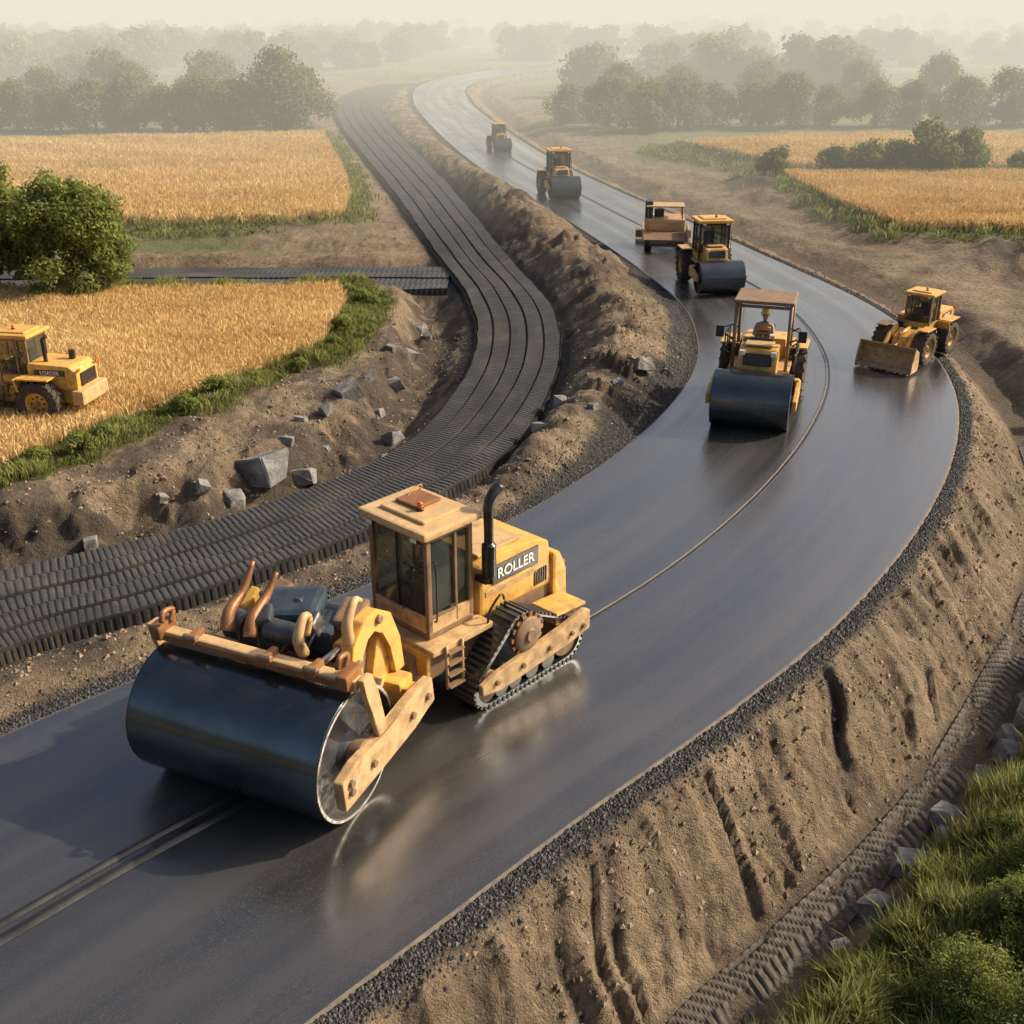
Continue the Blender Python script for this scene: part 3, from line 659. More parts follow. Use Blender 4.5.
def cab(parent,x0,x1,hy,z0,z1,frame,lower,roof='tan',beacon=True,ov=.12):
    e=empty('cab',parent); cx=(x0+x1)/2; L=x1-x0; zl=z0+.32
    box('cab_floor',e,(cx,0,z0+.05),(L,hy*2,.1),'brown')
    for sy in (-1,1):
        box('lower_panel',e,(cx,sy*(hy-.03),z0+.2),(L-.02,.05,.30),lower,.015)
        for xx in (x0+.045,x1-.045): box('pillar',e,(xx,sy*(hy-.04),(z0+z1)/2+.05),(.085,.08,z1-z0-.1),frame,.015)
        box('door_post',e,(cx-.12,sy*(hy-.035),(z0+z1)/2+.05),(.05,.06,z1-z0-.12),frame,.012)
        box('top_rail',e,(cx,sy*(hy-.04),z1-.05),(L-.18,.07,.09),frame,.012)
        box('side_glass',e,(cx,sy*(hy-.06),(zl+z1-.08)/2),(L-.18,.012,z1-zl-.1),'glass',0)
        box('door_rail',e,(cx+L*.16,sy*(hy-.025),zl+.03),(L*.5,.05,.05),frame,.01)
    for xx,s in ((x0+.03,-1),(x1-.03,1)):
        box('end_panel',e,(xx,0,z0+.2),(.05,hy*2-.16,.30),lower,.015)
        box('end_rail',e,(xx,0,z1-.05),(.07,hy*2-.16,.09),frame,.012)
        box('window_glass',e,(xx-s*.01,0,(zl+z1-.08)/2),(.012,hy*2-.16,z1-zl-.1),'glass',0)
    box('windscreen_bar',e,(x1-.02,-hy*.05,(zl+z1)/2),(.03,.035,z1-zl-.1),'black',.005)
    tube('wiper',e,[(x1+.01,.1,zl+.03),(x1+.02,.3,zl+.5)],.012,'black')
    box('door_handle',e,(cx-.02,hy+.01,zl+.12),(.14,.03,.035),'black',.008)
    tube('grab_rail',e,[(x1-.1,hy+.02,z0+.3),(x1-.1,hy+.08,z0+.4),(x1-.1,hy+.08,z1-.5),(x1-.1,hy+.02,z1-.4)],.014,'black')
    box('roof',e,(cx,0,z1+.06),(L+ov*2,hy*2+ov*1.6,.13),roof,.045)
    box('roof_cap',e,(cx-.02,0,z1+.14),(L*.8,hy*1.5,.07),roof,.03)
    box('seat_base',e,(cx-L*.12,0,z0+.32),(.45,.46,.40),'seat',.05); box('seat_back',e,(cx-L*.12-.22,0,z0+.80),(.12,.46,.65),'seat',.05)
    box('console',e,(x1-.2,0,z0+.42),(.16,.36,.65),'black',.03); tube('steering_column',e,[(x1-.2,0,z0+.7),(x1-.33,0,z0+.88)],.025,'black')
    b=bmesh.new(); 
    for i in range(20):
        a0=2*math.pi*i/20; t=bmesh.ops.create_uvsphere(b,u_segments=6,v_segments=4,radius=.028)['verts']; bmesh.ops.translate(b,verts=t,vec=(math.cos(a0)*.18,math.sin(a0)*.18,0))
    bmesh.ops.rotate(b,verts=b.verts,matrix=Euler((0,-.6,0)).to_matrix()); bmesh.ops.translate(b,verts=b.verts,vec=(x1-.34,0,z0+.9)); fin('steering_wheel',b,'black',e,True)
    if beacon:
        cyl('beacon_base',e,(cx+L*.1,hy*.2,z1+.19),.06,.05,'black','Z',16); cyl('beacon',e,(cx+L*.1,hy*.2,z1+.26),.045,.11,'red','Z',16,.02)
    for sy in (-1,1):
        box('work_lamp',e,(x1+ov*.6,sy*(hy-.16),z1-.04),(.07,.17,.10),'black',.02); box('lamp_lens',e,(x1+ov*.6+.037,sy*(hy-.16),z1-.04),(.008,.13,.07),'lamp',.003)
    return e

# ---------------- large foreground roller (articulated, wide drum, tracked rear)
K=.89
hero=empty('road_roller',None,(-.76,14.10,.03),math.radians(227),K)
ff=empty('front_frame',hero,(3.62/K,.14/K,0),math.radians(18.5),1/K)
R=.85; HL=1.38
lathe('drum',ff,(0,0,R),[(R-.05,-HL),(R-.012,-HL),(R,-HL+.012),(R,HL-.012),(R-.012,HL),(R-.05,HL)],'steel',96)
for sy in (-1,1):
    lathe('drum_end',ff,(0,0,R),[(R-.05,sy*HL),(R-.05,sy*(HL-.16)),(R*.55,sy*(HL-.20)),(R*.3,sy*(HL-.12)),(R*.22,sy*(HL-.02)),(0,sy*(HL-.02))],'grey',64)
    lathe('drum_rim',ff,(0,0,R),[(R-.040,sy*(HL+.001)),(R-.040,sy*(HL+.012)),(R-.004,sy*(HL+.012)),(R-.004,sy*(HL+.001))],'chrome',96)
    cyl('drum_bearing',ff,(0,sy*(HL+.05),R),.2,.16,'brown'); 
    y0,y1=sorted((sy*(HL+.10),sy*(HL+.24)))
    prism('side_arm',ff,[(.62,.50),(.66,.92),(.35,1.02),(-.3,1.0),(-1.05,1.12),(-1.5,1.1),(-1.55,.72),(-1.0,.62),(-.2,.56)],y0,y1,'tan',.025)
    for xx,zz in ((.5,.72),(.5,.84),(-.95,.86),(-1.35,.9),(0,.78)): cyl('arm_bolt',ff,(xx,sy*(HL+.26),zz),.05,.05,'brown','Y',8,.005)
    prism('beam_upright',ff,[(-.42,.98),(-.22,1.0),(.0,1.70),(.06,1.95),(-.14,1.95),(-.24,1.7)],y0+.03,y1-.03,'tan',.02)
    box('beam_clamp',ff,(.0,sy*(HL-.02),1.93),(.34,.16,.20),'orange',.03,(0,.1,0)); tube('beam_hook',ff,[(-.05,sy*(HL-.1),2.0),(-.12,sy*(HL-.1),2.14),(.05,sy*(HL-.1),2.18),(.1,sy*(HL-.1),2.06)],.035,'orange')
    prism('rear_arm',ff,[(-1.5,.75),(-1.05,.75),(-.95,1.3),(-1.1,1.75),(-1.4,1.9),(-1.45,1.6),(-1.3,1.2)],sy*1.0-.07,sy*1.0+.07,'yellow',.03)
    box('rear_corner',ff,(-1.28,sy*1.25,.9),(.22,.5,.3),'yellow',.03)
box('cross_beam',ff,(-.02,0,1.84),(.18,2*HL+.2,.15),'tan',.03)
box('beam_face',ff,(.078,0,1.835),(.03,2*HL+.1,.09),'orange',.01)
box('scraper_bar',ff,(-.75,0,1.35),(.07,2*HL-.1,.16),'tan',.02,(0,-.7,0))
for yy in (-.85,.25,.9):
    box('beam_clamp',ff,(.0,yy,1.92),(.26,.10,.14),'orange',.03)
    cyl('clamp_pin',ff,(.1,yy,1.95),.045,.2,'brown','Y',10)
box('rear_beam',ff,(-1.30,0,.95),(.34,2.7,.34),'yellow',.04)
prism('neck',ff,[(-1.3,.6),(-1.3,1.35),(-2.1,1.15),(-2.3,1.0),(-2.3,.6)],-.35,.35,'yellow',.04)
box('hydraulic_tank',ff,(-.85,-.35,1.72),(.65,.75,.42),'grey',.13); box('valve_block',ff,(-.95,.35,1.78),(.5,.45,.36),'blue',.07,(0,.12,.2))
cyl('accumulator',ff,(-.55,.1,1.90),.15,.62,'grey','Y',20,.05); cyl('pump',ff,(-.75,-.75,1.7),.2,.45,'grey','Y',20,.06); cyl('filter',ff,(-1.1,.0,2.05),.10,.34,'grey','X',16,.04)
box('engine_cover',ff,(-1.35,-.1,1.5),(.6,1.3,.55),'grey',.12,(0,.1,0))
box('dust_shroud',ff,(-1.0,-.1,2.0),(.6,.8,.24),'blue',.1,(.1,.2,.3)); box('tool_tray',ff,(-1.2,.65,1.95),(.5,.35,.2),'brown',.05,(0,.2,.2))
box('bracket',ff,(-.6,-.25,2.02),(.3,.22,.2),'grey',.04,(.2,.3,.5)); box('bracket',ff,(-1.3,-.55,1.9),(.4,.3,.3),'brown',.05,(.1,.2,-.3)); box('bracket',ff,(-.7,.42,2.02),(.26,.16,.26),'chrome',.04,(.2,.3,.2))
cyl('cylinder_rod',ff,(-.55,.75,1.75),.05,.7,'chrome','X',12); cyl('lift_cylinder',ff,(-1.0,.75,1.75),.09,.6,'yellow','X',16)
for i in range(4):
    y=-.6+.38*i; tube('hose',ff,[(-.35,y*.8,1.72),(-.5,y+.05*(-1)**i,1.90),(-.9,y*.8,2.02+.05*(i%2)),(-1.35,y*.5,1.8),(-1.7,y*.3,1.3)],.020,'black')
for yy,h in ((-.66,2.50),(-.30,2.42)):
    tube('control_lever',ff,[(-.35,yy,1.85),(-.48,yy-.04,2.05),(-.80,yy-.05,2.2),(-1.02,yy-.02,h+.02)],[.10,.08,.06,.03],'orange'); 
tube('lift_hook',ff,[(-.30,.52,1.85),(-.22,.52,2.1),(-.36,.52,2.32),(-.48,.52,2.25),(-.40,.52,2.05)],[.08,.07,.055,.045,.04],'tan')
prism('lifting_yoke',ff,[(-.62,.95),(-.42,1.2),(-.34,1.6),(-.42,2.0),(-.68,2.24),(-1.0,2.26),(-1.32,2.05),(-1.52,1.6),(-1.6,1.1),(-1.38,1.1),(-1.28,1.6),(-1.12,1.88),(-.92,2.02),(-.74,1.98),(-.60,1.8),(-.56,1.5),(-.66,1.2),(-.8,1.05)],.98,1.16,'yellow',.025)
cyl('yoke_pin',ff,(-.50,1.07,1.75),.06,.28,'brown'); cyl('yoke_pin',ff,(-1.0,1.07,2.12),.06,.28,'brown')
tube('yoke_tip',ff,[(-.5,1.06,2.0),(-.48,1.06,2.3),(-.66,1.06,2.52),(-.80,1.06,2.46)],[.075,.07,.05,.03],'tan')
box('yoke_panel',ff,(-.95,.93,1.55),(.5,.06,.5),'brown',.03)
cyl('articulation_pin',hero,(1.75,-.1,.85),.16,.9,'brown','Z',20)
prism('chassis',hero,[(-1.75,.55),(1.65,.55),(1.7,1.0),(1.45,1.2),(-1.7,1.2)],-.62,.62,'brown',.03)
box('deck',hero,(.85,0,1.24),(1.3,1.9,.10),'tan',.02); box('front_apron',hero,(1.5,0,1.02),(.10,1.7,.42),'yellow',.03)
cab(hero,.34,1.30,.66,1.30,3.02,'brown','tan','tan')
box('roof_hatch',hero,(.7,-.15,3.225),(.5,.5,.05),'orange',.02)
tube('roof_wire',hero,[(.45,-.4,3.2),(.35,-.45,3.28),(.6,-.4,3.26),(.9,-.25,3.22)],.015,'orange')
prism('engine_hood',hero,[(.2,1.2),(.2,2.10),(-.2,2.20),(-1.1,2.14),(-1.45,2.03),(-1.55,1.2)],-.66,.66,'yellow',.06)
box('hood_top_panel',hero,(-.45,0,2.20),(1.0,.95,.05),'tan',.02)
box('hood_side_panel',hero,(-.62,.665,1.88),(1.1,.02,.34),'black',.008)
box('hood_side_stripe',hero,(-.55,.663,1.60),(1.25,.014,.10),'tan',.005)
for i in range(6): box('louvre',hero,(-1.1-.055*i,.668,1.45),(.025,.02,.28),'black',.004)
label(hero,'ROLLER',(-.62,.682,1.80),.25,'lamp')
prism('rear_counterweight',hero,[(-1.5,.75),(-1.5,1.80),(-1.68,1.76),(-1.85,1.4),(-1.88,.8)],-.72,.72,'yellow',.06)
box('rear_step',hero,(-1.8,0,.72),(.25,1.9,.12),'tan',.02)
box('tail_lamp',hero,(-1.82,.6,1.5),(.05,.16,.08),'red',.01)
tube('exhaust_stack',hero,[(.13,.80,1.9),(.13,.80,2.8),(.13,.80,3.2),(.05,.80,3.36),(-.12,.80,3.46)],[.075,.075,.08,.09,.10],'black',14); cyl('muffler',hero,(.13,.80,2.3),.115,.6,'black','Z',20,.04)
box('exhaust_bracket',hero,(.13,.70,1.95),(.2,.25,.12),'black',.02)
cyl('air_intake',hero,(-.35,-.3,2.34),.09,.3,'black','Z',16)
for sx in (1.25,.92): tube('ladder_rail',hero,[(sx,.98,.55),(sx,.98,1.3)],.025,'tan')
for i in range(4): box('ladder_rung',hero,(1.085,.99,.58+.2*i),(.33,.12,.03),'brown',.008)
tube('hand_rail',hero,[(.3,.93,1.3),(.28,.95,1.5),(-.0,.95,1.7),(-.15,.9,1.3)],.02,'black')
for sy in (-1,1):
    tr=empty('track_unit',hero,(-.35,sy*1.02,0)); 
    ol=[]; 
    def arc(cx,cz,r,a0,a1,n=10):
        for i in range(n+1):
            a=math.radians(a0+(a1-a0)*i/n); ol.append((cx+r*math.cos(a),cz+r*math.sin(a)))
    arc(-.95,.42,.40,180,270); arc(.95,.36,.34,270,360+40); arc(.18,1.02,.38,50,130); arc(-.95,.42,.40,135,180,5)
    ol_=np.array(ol+[ol[0]]); L=np.r_[0,np.cumsum(np.hypot(*np.diff(ol_,axis=0).T))]; tt=np.arange(0,L[-1],.105); ox=np.interp(tt,L,ol_[:,0]); oz=np.interp(tt,L,ol_[:,1])
    b=bmesh.new(); n_=len(ol); cen=np.mean(ol_,0); wd=.22
    O=[(p[0],p[1]) for p in ol]; I=[(cen[0]+(p[0]-cen[0])*.93,cen[1]+(p[1]-cen[1])*.91) for p in ol]
    vo=[[b.verts.new((q[0],yy,q[1])) for q in O] for yy in (-wd,wd)]; vi=[[b.verts.new((q[0],yy,q[1])) for q in I] for yy in (-wd,wd)]
    for i in range(n_):
        j=(i+1)%n_
        b.faces.new((vo[0][i],vo[0][j],vo[1][j],vo[1][i])); b.faces.new((vi[0][i],vi[1][i],vi[1][j],vi[0][j]))
        b.faces.new((vo[0][i],vi[0][i],vi[0][j],vo[0][j])); b.faces.new((vo[1][i],vo[1][j],vi[1][j],vi[1][i]))
    fin('track_belt',b,'steel',tr)
    b=bmesh.new()
    for i in range(len(tt)):
        j=(i+1)%len(tt); an=math.atan2(oz[j]-oz[i],ox[j]-ox[i])
        t=bmesh.ops.create_cube(b,size=1)['verts']
        for v in t: v.co=Vector((v.co.x*.05,v.co.y*.48,v.co.z*.04))
        bmesh.ops.rotate(b,verts=t,matrix=Euler((0,-an,0)).to_matrix()); bmesh.ops.translate(b,verts=t,vec=(ox[i],0,oz[i]))
    fin('track_shoes',b,'grey',tr)
    cyl('idler_wheel',tr,(.95,0,.36),.28,.34,'brown','Y',28); cyl('rear_idler',tr,(-.95,0,.42),.33,.34,'brown','Y',28)
    for xx in (-.5,-.1,.3,.62): cyl('road_wheel',tr,(xx,0,.2),.16,.36,'black','Y',20)
    lathe('drive_sprocket',tr,(.10,sy*.26,1.0),[(0,sy*.09),(.1,sy*.1),(.12,sy*.06),(.26,sy*.05),(.30,sy*.02),(.30,-sy*.2),(0,-sy*.2)],'brown',28)
    b=bmesh.new()
    for i in range(14):
        t=bmesh.ops.create_cube(b,size=.075)['verts']; bmesh.ops.translate(b,verts=t,vec=(.33,sy*.22,0)); bmesh.ops.rotate(b,verts=t,matrix=Euler((0,i*math.pi/7,0)).to_matrix())
    bmesh.ops.translate(b,verts=b.verts,vec=(.10,0,1.0)); fin('sprocket_teeth',b,'orange',tr)
    y0,y1=sorted((sy*.24,sy*.34))
    prism('track_frame',tr,[(1.2,.38),(1.22,.56),(.9,.66),(-.6,.80),(-1.25,.92),(-1.38,.86),(-1.38,.50),(-.9,.44),(.8,.30)],y0,y1,'tan',.02)
    for xx in (.9,.3,-.35,-.9,-1.2): cyl('frame_bolt',tr,(xx,sy*.36,.5+.06*(.9-xx)),.045,.05,'brown','Y',8,.005)
    box('fender',tr,(-.95,0,1.02),(.75,.56,.06),'yellow',.02,(0,-.08,0)); box('tool_box',tr,(-.95,sy*.02,.86),(.5,.3,.22),'tan',.02)

# ---------------- smaller rollers
def roller(loc,head,s,canopy=True):
    r=empty('road_roller',None,loc,math.atan2(head[1],head[0]),s)
    R=.68;HL=.94;X0=1.55
    lathe('drum',r,(X0,0,R),[(R-.05,-HL),(R,-HL+.01),(R,HL-.01),(R-.05,HL)],'steel',64)
    for sy in (-1,1):
        lathe('drum_end',r,(X0,0,R),[(R-.05,sy*HL),(R-.05,sy*(HL-.12)),(.25,sy*(HL-.14)),(.2,sy*(HL-.02)),(0,sy*(HL-.02))],'grey',48)
        y0,y1=sorted((sy*(HL+.04),sy*(HL+.14)))
        prism('side_arm',r,[(X0+.35,.58),(X0+.35,.82),(X0-.2,.95),(X0-.95,.98),(X0-.95,.62),(X0,.55)],y0,y1,'yellow',.02)
        cyl('drum_bearing',r,(X0,sy*(HL+.02),R),.17,.1,'brown')
    box('cross_beam',r,(X0-.86,0,.85),(.2,2*HL+.2,.34),'yellow',.03)
    prism('front_housing',r,[(X0-.8,.75),(X0-.55,1.25),(X0-.7,1.72),(X0-1.2,1.78),(X0-1.35,.75)],-.48,.48,'yellow',.06)
    box('grille',r,(X0-.575,0,1.5),(.05,.7,.3),'black',.02,(0,-.3,0))
    box('housing_top',r,(X0-1.0,0,1.80),(.42,.7,.05),'tan',.02)
    for sy in (-1,1): box('head_lamp',r,(X0-.58,sy*.38,1.66),(.10,.14,.12),'lamp',.02)
    prism('chassis',r,[(.5,.5),(.5,1.0),(-1.9,1.1),(-1.95,.6)],-.42,.42,'brown',.03)
    box('platform',r,(-.15,0,1.08),(1.2,1.5,.09),'tan',.02)
    prism('engine_hood',r,[(-.7,1.05),(-.7,1.62),(-1.7,1.55),(-2.0,1.35),(-2.05,.75),(-1.0,.75)],-.55,.55,'yellow',.06)
    for sy in (-1,1): tyre('rear_wheel',r,(-1.05,sy*.86,.70),.70,.46,16,'yellow',sy)
    for sy in (-1,1): box('mud_guard',r,(-1.05,sy*.86,1.44),(.95,.5,.05),'yellow',.02)
    if canopy:
        e=empty('canopy',r)
        for sx in (-.68,.42):
            for sy in (-1,1): tube('rops_post',e,[(sx,sy*.66,1.1),(sx,sy*.66,2.75)],.045,'brown')
        box('canopy_roof',e,(-.13,0,2.80),(1.35,1.45,.09),'brown',.035); box('cross_rail',e,(-.68,0,2.68),(.06,1.3,.07),'brown',.01); box('cross_rail',e,(.42,0,2.68),(.06,1.3,.07),'brown',.01)
        for sy in (-1,1):
            for h in (1.55,1.95): tube('guard_rail',e,[(.42,sy*.70,h-.1),(.5,sy*.86,h),(0,sy*.90,h),(-.6,sy*.86,h),(-.66,sy*.7,h-.1)],.022,'black')
            for sx in (.45,-.1,-.55): tube('guard_post',e,[(sx,sy*.86,1.12),(sx,sy*.88,1.97)],.02,'black')
            tube('mirror_arm',e,[(.45,sy*.7,2.2),(.6,sy*.95,2.15)],.015,'black'); box('mirror',e,(.6,sy*1.0,2.05),(.04,.2,.28),'black',.01)
        box('seat_base',e,(-.38,0,1.32),(.45,.5,.36),'seat',.05); box('seat_back',e,(-.62,0,1.72),(.12,.5,.6),'seat',.05)
        box('console',e,(.28,0,1.5),(.16,.6,.75),'black',.03); tube('steering_column',e,[(.22,0,1.8),(.12,0,1.93)],.02,'black')
        lathe('steering_wheel',e,(.10,0,1.95),[(.17,-.015),(.2,-.015),(.2,.015),(.17,.015),(.17,-.015)],'black',24,True,'Z')
    else:
        cab(r,-.72,.42,.66,1.1,2.7,'black','yellow','yellow')
        tube('exhaust_stack',r,[(-1.1,.3,1.5),(-1.1,.3,2.2),(-1.2,.3,2.3)],.05,'black')
    cyl('air_filter',r,(-1.3,-.2,1.7),.10,.24,'black','Z',16)
    return r
h2=(-.30,-.954)
r2=roller((6.05,25.9,.035),h2,.96,True)
roller((7.0,39.0,.035),(.10,-.99),.82,False); roller((2.45,59.8,.03),(.20,-.98),.82,False); roller((-.9,80.2,.03),(.25,-.97),.62,False)

# ---------------- wheel loader
def loader(loc,head,s):
    r=empty('wheel_loader',None,loc,math.atan2(head[1],head[0]),s)
    for sx in (-1.3,1.35):
        for sy in (-1,1): tyre('wheel',r,(sx,sy*.98,.78),.78,.55,18,'yellow',sy)
    prism('rear_frame',r,[(-2.5,.7),(-2.55,1.2),(0,1.2),(.2,.6),(-.5,.55)],-.55,.55,'yellow',.04)
    prism('engine_hood',r,[(-2.6,1.15),(-2.62,1.75),(-2.35,1.98),(-.85,2.04),(-.80,1.15)],-.68,.68,'yellow',.08)
    box('rear_grille',r,(-2.63,0,1.5),(.05,.95,.45),'black',.02)
    for sy in (-1,1): box('hood_side_panel',r,(-1.65,sy*.685,1.74),(1.1,.02,.20),'black',.006)
    label(r,'LOADER',(-1.65,.70,1.68),.18,'lamp'); label(r,'LOADER',(-1.65,-.70,1.68),.18,'lamp',left=False)
    box('counterweight',r,(-2.62,0,.95),(.42,1.7,.5),'tan',.08)
    for sy in (-1,1):
        box('mud_guard',r,(-1.3,sy*.98,1.64),(1.15,.56,.06),'yellow',.02); box('mud_guard_front',r,(-.68,sy*.98,1.42),(.06,.56,.45),'yellow',.02,(0,.3,0))
        box('mud_guard',r,(1.35,sy*.98,1.64),(.95,.5,.05),'yellow',.02); box('tail_lamp',r,(-2.66,sy*.6,1.86),(.05,.16,.1),'red',.01)
        tube('ladder',r,[(.05,sy*.95,.55),(0,sy*.9,1.3)],.03,'black'); box('step',r,(.0,sy*.92,.6),(.4,.2,.04),'black',.01); box('step',r,(.0,sy*.92,.95),(.4,.2,.04),'black',.01)
    cab(r,-.92,.22,.62,1.25,2.85,'brown','yellow','yellow')
    tube('exhaust_stack',r,[(-1.35,.3,2.0),(-1.35,.3,2.6),(-1.35,.3,2.75),(-1.5,.3,2.9)],.07,'black'); cyl('air_intake',r,(-2.0,-.25,2.15),.11,.3,'black','Z')
    prism('front_frame',r,[(.2,.55),(.2,1.15),(1.0,1.45),(1.7,1.2),(1.9,.6)],-.42,.42,'yellow',.04)
    for sy in (-1,1):
        prism('lift_arm',r,[(.9,1.4),(1.1,1.62),(1.9,1.35),(2.75,.62),(2.7,.35),(2.4,.45),(1.7,1.05)],sy*.55-.06,sy*.55+.06,'yellow',.02)
        cyl('lift_cylinder',r,(1.35,sy*.35,1.05),.07,.8,'chrome','X',12)
    tube('tilt_cylinder',r,[(.9,0,1.5),(2.0,0,1.35)],.08,'yellow'); tube('tilt_link',r,[(2.0,0,1.5),(2.15,0,1.0),(2.75,0,.9)],.06,'orange')
    prism('bucket',r,[(2.75,.10),(3.45,.05),(3.46,.09),(2.95,.20),(2.80,.45),(2.85,.85),(3.15,1.15),(3.12,1.19),(2.75,.95),(2.66,.5)],-1.3,1.3,'tan',.012)
    for sy in (-1,1): prism('bucket_side',r,[(2.72,.10),(3.45,.05),(3.35,.55),(3.14,1.17),(2.76,.95),(2.68,.5)],sy*1.3-.03,sy*1.3+.03,'tan',.01)
    b=bmesh.new()
    for i in range(9):
        t=bmesh.ops.create_cube(b,size=1)['verts']
        for v in t: v.co=Vector((v.co.x*.2,v.co.y*.07,v.co.z*.05)); v.co+=Vector((3.48,-1.2+.3*i,.06))
    fin('bucket_teeth',b,'chrome',r)
    return r
loader((-11.5,24.6,float(zat(-11.5,24.6)[0])+.02),(-.985,.17),.68)
loader((11.40,30.3,.05),(-.66,-.75),.60)

# ---------------- paver
pv=empty('asphalt_paver',None,(6.3,46.2,.03),math.atan2(-.97,-.1),.78)
for sy in (-1,1):
    prism('crawler',pv,[(-1.3,.0),(1.2,.0),(1.5,.3),(1.4,.6),(-1.4,.65),(-1.6,.3)],sy*.85-.18,sy*.85+.18,'rubber',.05)
    prism('hopper_wing',pv,[(.6,.7),(2.1,.55),(2.1,1.2),(.6,1.35)],sy*1.15-.04,sy*1.15+.04,'tan',.02)
    for sx in (-.9,.2): tube('canopy_post',pv,[(sx,sy*.9,1.3),(sx,sy*.9,2.0)],.035,'brown')
box('hopper_floor',pv,(1.35,0,.7),(1.5,2.2,.1),'brown',.02,(0,.1,0)); box('body',pv,(-.5,0,1.05),(1.9,2.1,.75),'tan',.06); box('body_panel',pv,(.47,0,1.1),(.05,1.7,.5),'tan',.02)
box('control_box',pv,(-.3,-.85,1.85),(.8,.4,.85),'blue',.05); box('screed',pv,(-1.9,0,.3),(.6,3.0,.4),'orange',.04); box('canopy_roof',pv,(-.35,0,2.05),(1.4,2.0,.07),'tan',.03)
box('seat',pv,(-.6,-.3,1.6),(.45,.5,.4),'seat',.05); box('push_roller',pv,(2.15,0,.45),(.15,1.6,.2),'black',.04)

# ---------------- seated operator on the second roller
def worker(parent_r,loc,s):
    e=empty('construction_worker',None,(0,0,0)); 
    e.matrix_world=Matrix.LocRotScale(parent_r.location,parent_r.rotation_euler,parent_r.scale)@Matrix.Translation(loc)@Matrix.Scale(s,4)
    def skin(name,J,E,Rd,mat):
        me=bpy.data.meshes.new(name); me.from_pydata(J,E,[]); me.materials.append(M[mat]); o=obj(name,me,e)
        md=o.modifiers.new('s','SKIN'); 
        for i,v in enumerate(me.skin_vertices[0].data): v.radius=(Rd[i],Rd[i]*(.85)); v.use_root=(i==0)
        sm=o.modifiers.new('u','SUBSURF'); sm.levels=2; sm.render_levels=2; md.use_smooth_shade=True; return o
    skin('torso_and_arms',[(0,0,.10),(0,0,.28),(.01,0,.46),(.0,0,.55),(.0,.19,.52),(.14,.24,.30),(.36,.15,.36),(.0,-.19,.52),(.14,-.24,.30),(.36,-.15,.36),(.01,0,.62)],
         [(0,1),(1,2),(2,3),(3,4),(4,5),(5,6),(3,7),(7,8),(8,9),(3,10)],[.15,.145,.155,.12,.07,.052,.036,.07,.052,.036,.055],'shirt')
    skin('legs',[(0,0,.09),(.02,.10,.08),(.42,.14,.10),(.46,.14,-.30),(.56,.15,-.34),(.02,-.10,.08),(.42,-.14,.10),(.46,-.14,-.30),(.56,-.15,-.34)],
         [(0,1),(1,2),(2,3),(3,4),(0,5),(5,6),(6,7),(7,8)],[.13,.095,.068,.05,.04,.095,.068,.05,.04],'trouser')
    skin('neck_and_head',[(.01,0,.60),(.015,0,.70),(.03,0,.78),(.02,0,.86)],[(0,1),(1,2),(2,3)],[.05,.06,.092,.08],'skin')
    box('nose',e,(.125,0,.77),(.035,.025,.04),'skin',.008)
    for sy in (-1,1):
        box('eye',e,(.112,sy*.034,.80),(.012,.025,.012),'hair',.003); box('ear',e,(.02,sy*.095,.78),(.03,.02,.06),'skin',.008)
        box('palm',e,(.40,sy*.14,.375),(.08,.07,.035),'skin',.012)
        for k in range(4): tube('finger',e,[(.43,sy*(.11+.02*k),.385),(.47,sy*(.11+.02*k),.38),(.475,sy*(.11+.02*k),.35)],.009,'skin',6)
        tube('thumb',e,[(.38,sy*.105,.38),(.42,sy*.085,.37)],.011,'skin',6)
    box('mouth',e,(.113,0,.735),(.01,.04,.008),'brown',.002)
    lathe('hard_hat',e,(.02,0,.83),[(.135,0),(.13,.01),(.112,.02),(.105,.07),(.08,.11),(.04,.13),(0,.135)],'hat',24,True,'Z')
    box('vest',e,(0,0,.34),(.30,.37,.36),'hivis',.09)
worker(r2,(-.34,0,1.52),1.0)

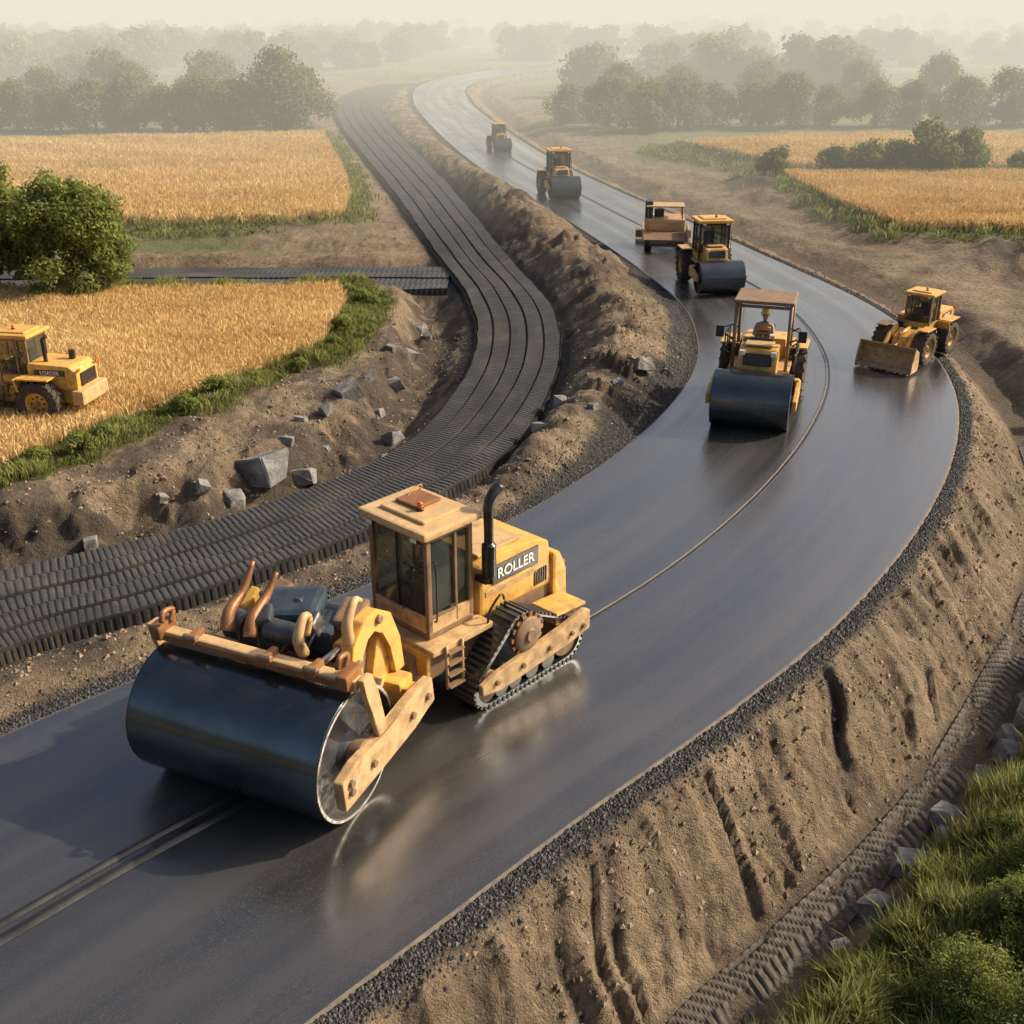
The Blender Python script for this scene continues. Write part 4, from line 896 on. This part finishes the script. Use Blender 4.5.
# ------------------------------------------------------------ mist: homogeneous medium in the far valley, given a glow for scattered sunlight
def mist(name,y0,y1,h,dens,L):
    b=bmesh.new(); bmesh.ops.create_cube(b,size=1)
    for v in b.verts: v.co=Vector((v.co.x*3600,(y0+y1)/2+v.co.y*(y1-y0),h/2-6+v.co.z*(h+12)))
    me=bpy.data.meshes.new(name); b.to_mesh(me); b.free()
    m=bpy.data.materials.new(name); m.use_nodes=True; nt=m.node_tree; nt.nodes.clear(); o=nt.nodes.new('ShaderNodeOutputMaterial')
    ab=nt.nodes.new('ShaderNodeVolumeAbsorption'); ab.inputs['Density'].default_value=dens; ab.inputs['Color'].default_value=(0,0,0,1)
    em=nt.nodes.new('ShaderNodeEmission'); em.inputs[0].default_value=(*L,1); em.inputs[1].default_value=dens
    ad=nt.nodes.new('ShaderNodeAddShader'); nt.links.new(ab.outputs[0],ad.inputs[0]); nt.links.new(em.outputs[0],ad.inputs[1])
    nt.links.new(ad.outputs[0],o.inputs['Volume']); me.materials.append(m); obj(name,me)
mist('glowing_mist',46,4000,13,.0076,(.87,.81,.65))

# ------------------------------------------------------------ sun, sky, camera
D=Vector((.94,.24,0)).normalized(); el=math.radians(34); D=Vector((D.x*math.cos(el),D.y*math.cos(el),math.sin(el)))
sl=bpy.data.lights.new('sun','SUN'); sl.energy=5.0; sl.angle=math.radians(.6); sl.color=(1,.87,.67)
so=bpy.data.objects.new('sun',sl); COL.objects.link(so); so.rotation_euler=D.to_track_quat('Z','Y').to_euler(); so.location=(30,10,40)
w=bpy.data.worlds.new('World'); scene.world=w; w.use_nodes=True; nt=w.node_tree
bg=nt.nodes['Background']; sk=nt.nodes.new('ShaderNodeTexSky'); sk.sky_type='NISHITA'; sk.sun_disc=False
sk.sun_elevation=el; sk.sun_rotation=math.atan2(D.x,D.y); sk.dust_density=6.0; sk.air_density=.8; sk.ozone_density=.6
nt.links.new(sk.outputs[0],bg.inputs[0]); bg.inputs[1].default_value=.15
cam=bpy.data.cameras.new('camera'); cam.sensor_width=36; cam.lens=1100/1024*36; cam.clip_end=9000; cam.clip_start=.1
co=bpy.data.objects.new('camera',cam); COL.objects.link(co); co.location=(0,0,9); co.rotation_euler=(math.pi/2-math.atan(504/1100),0,0)
scene.camera=co
scene.view_settings.view_transform='Standard'
scene.view_settings.look='None'
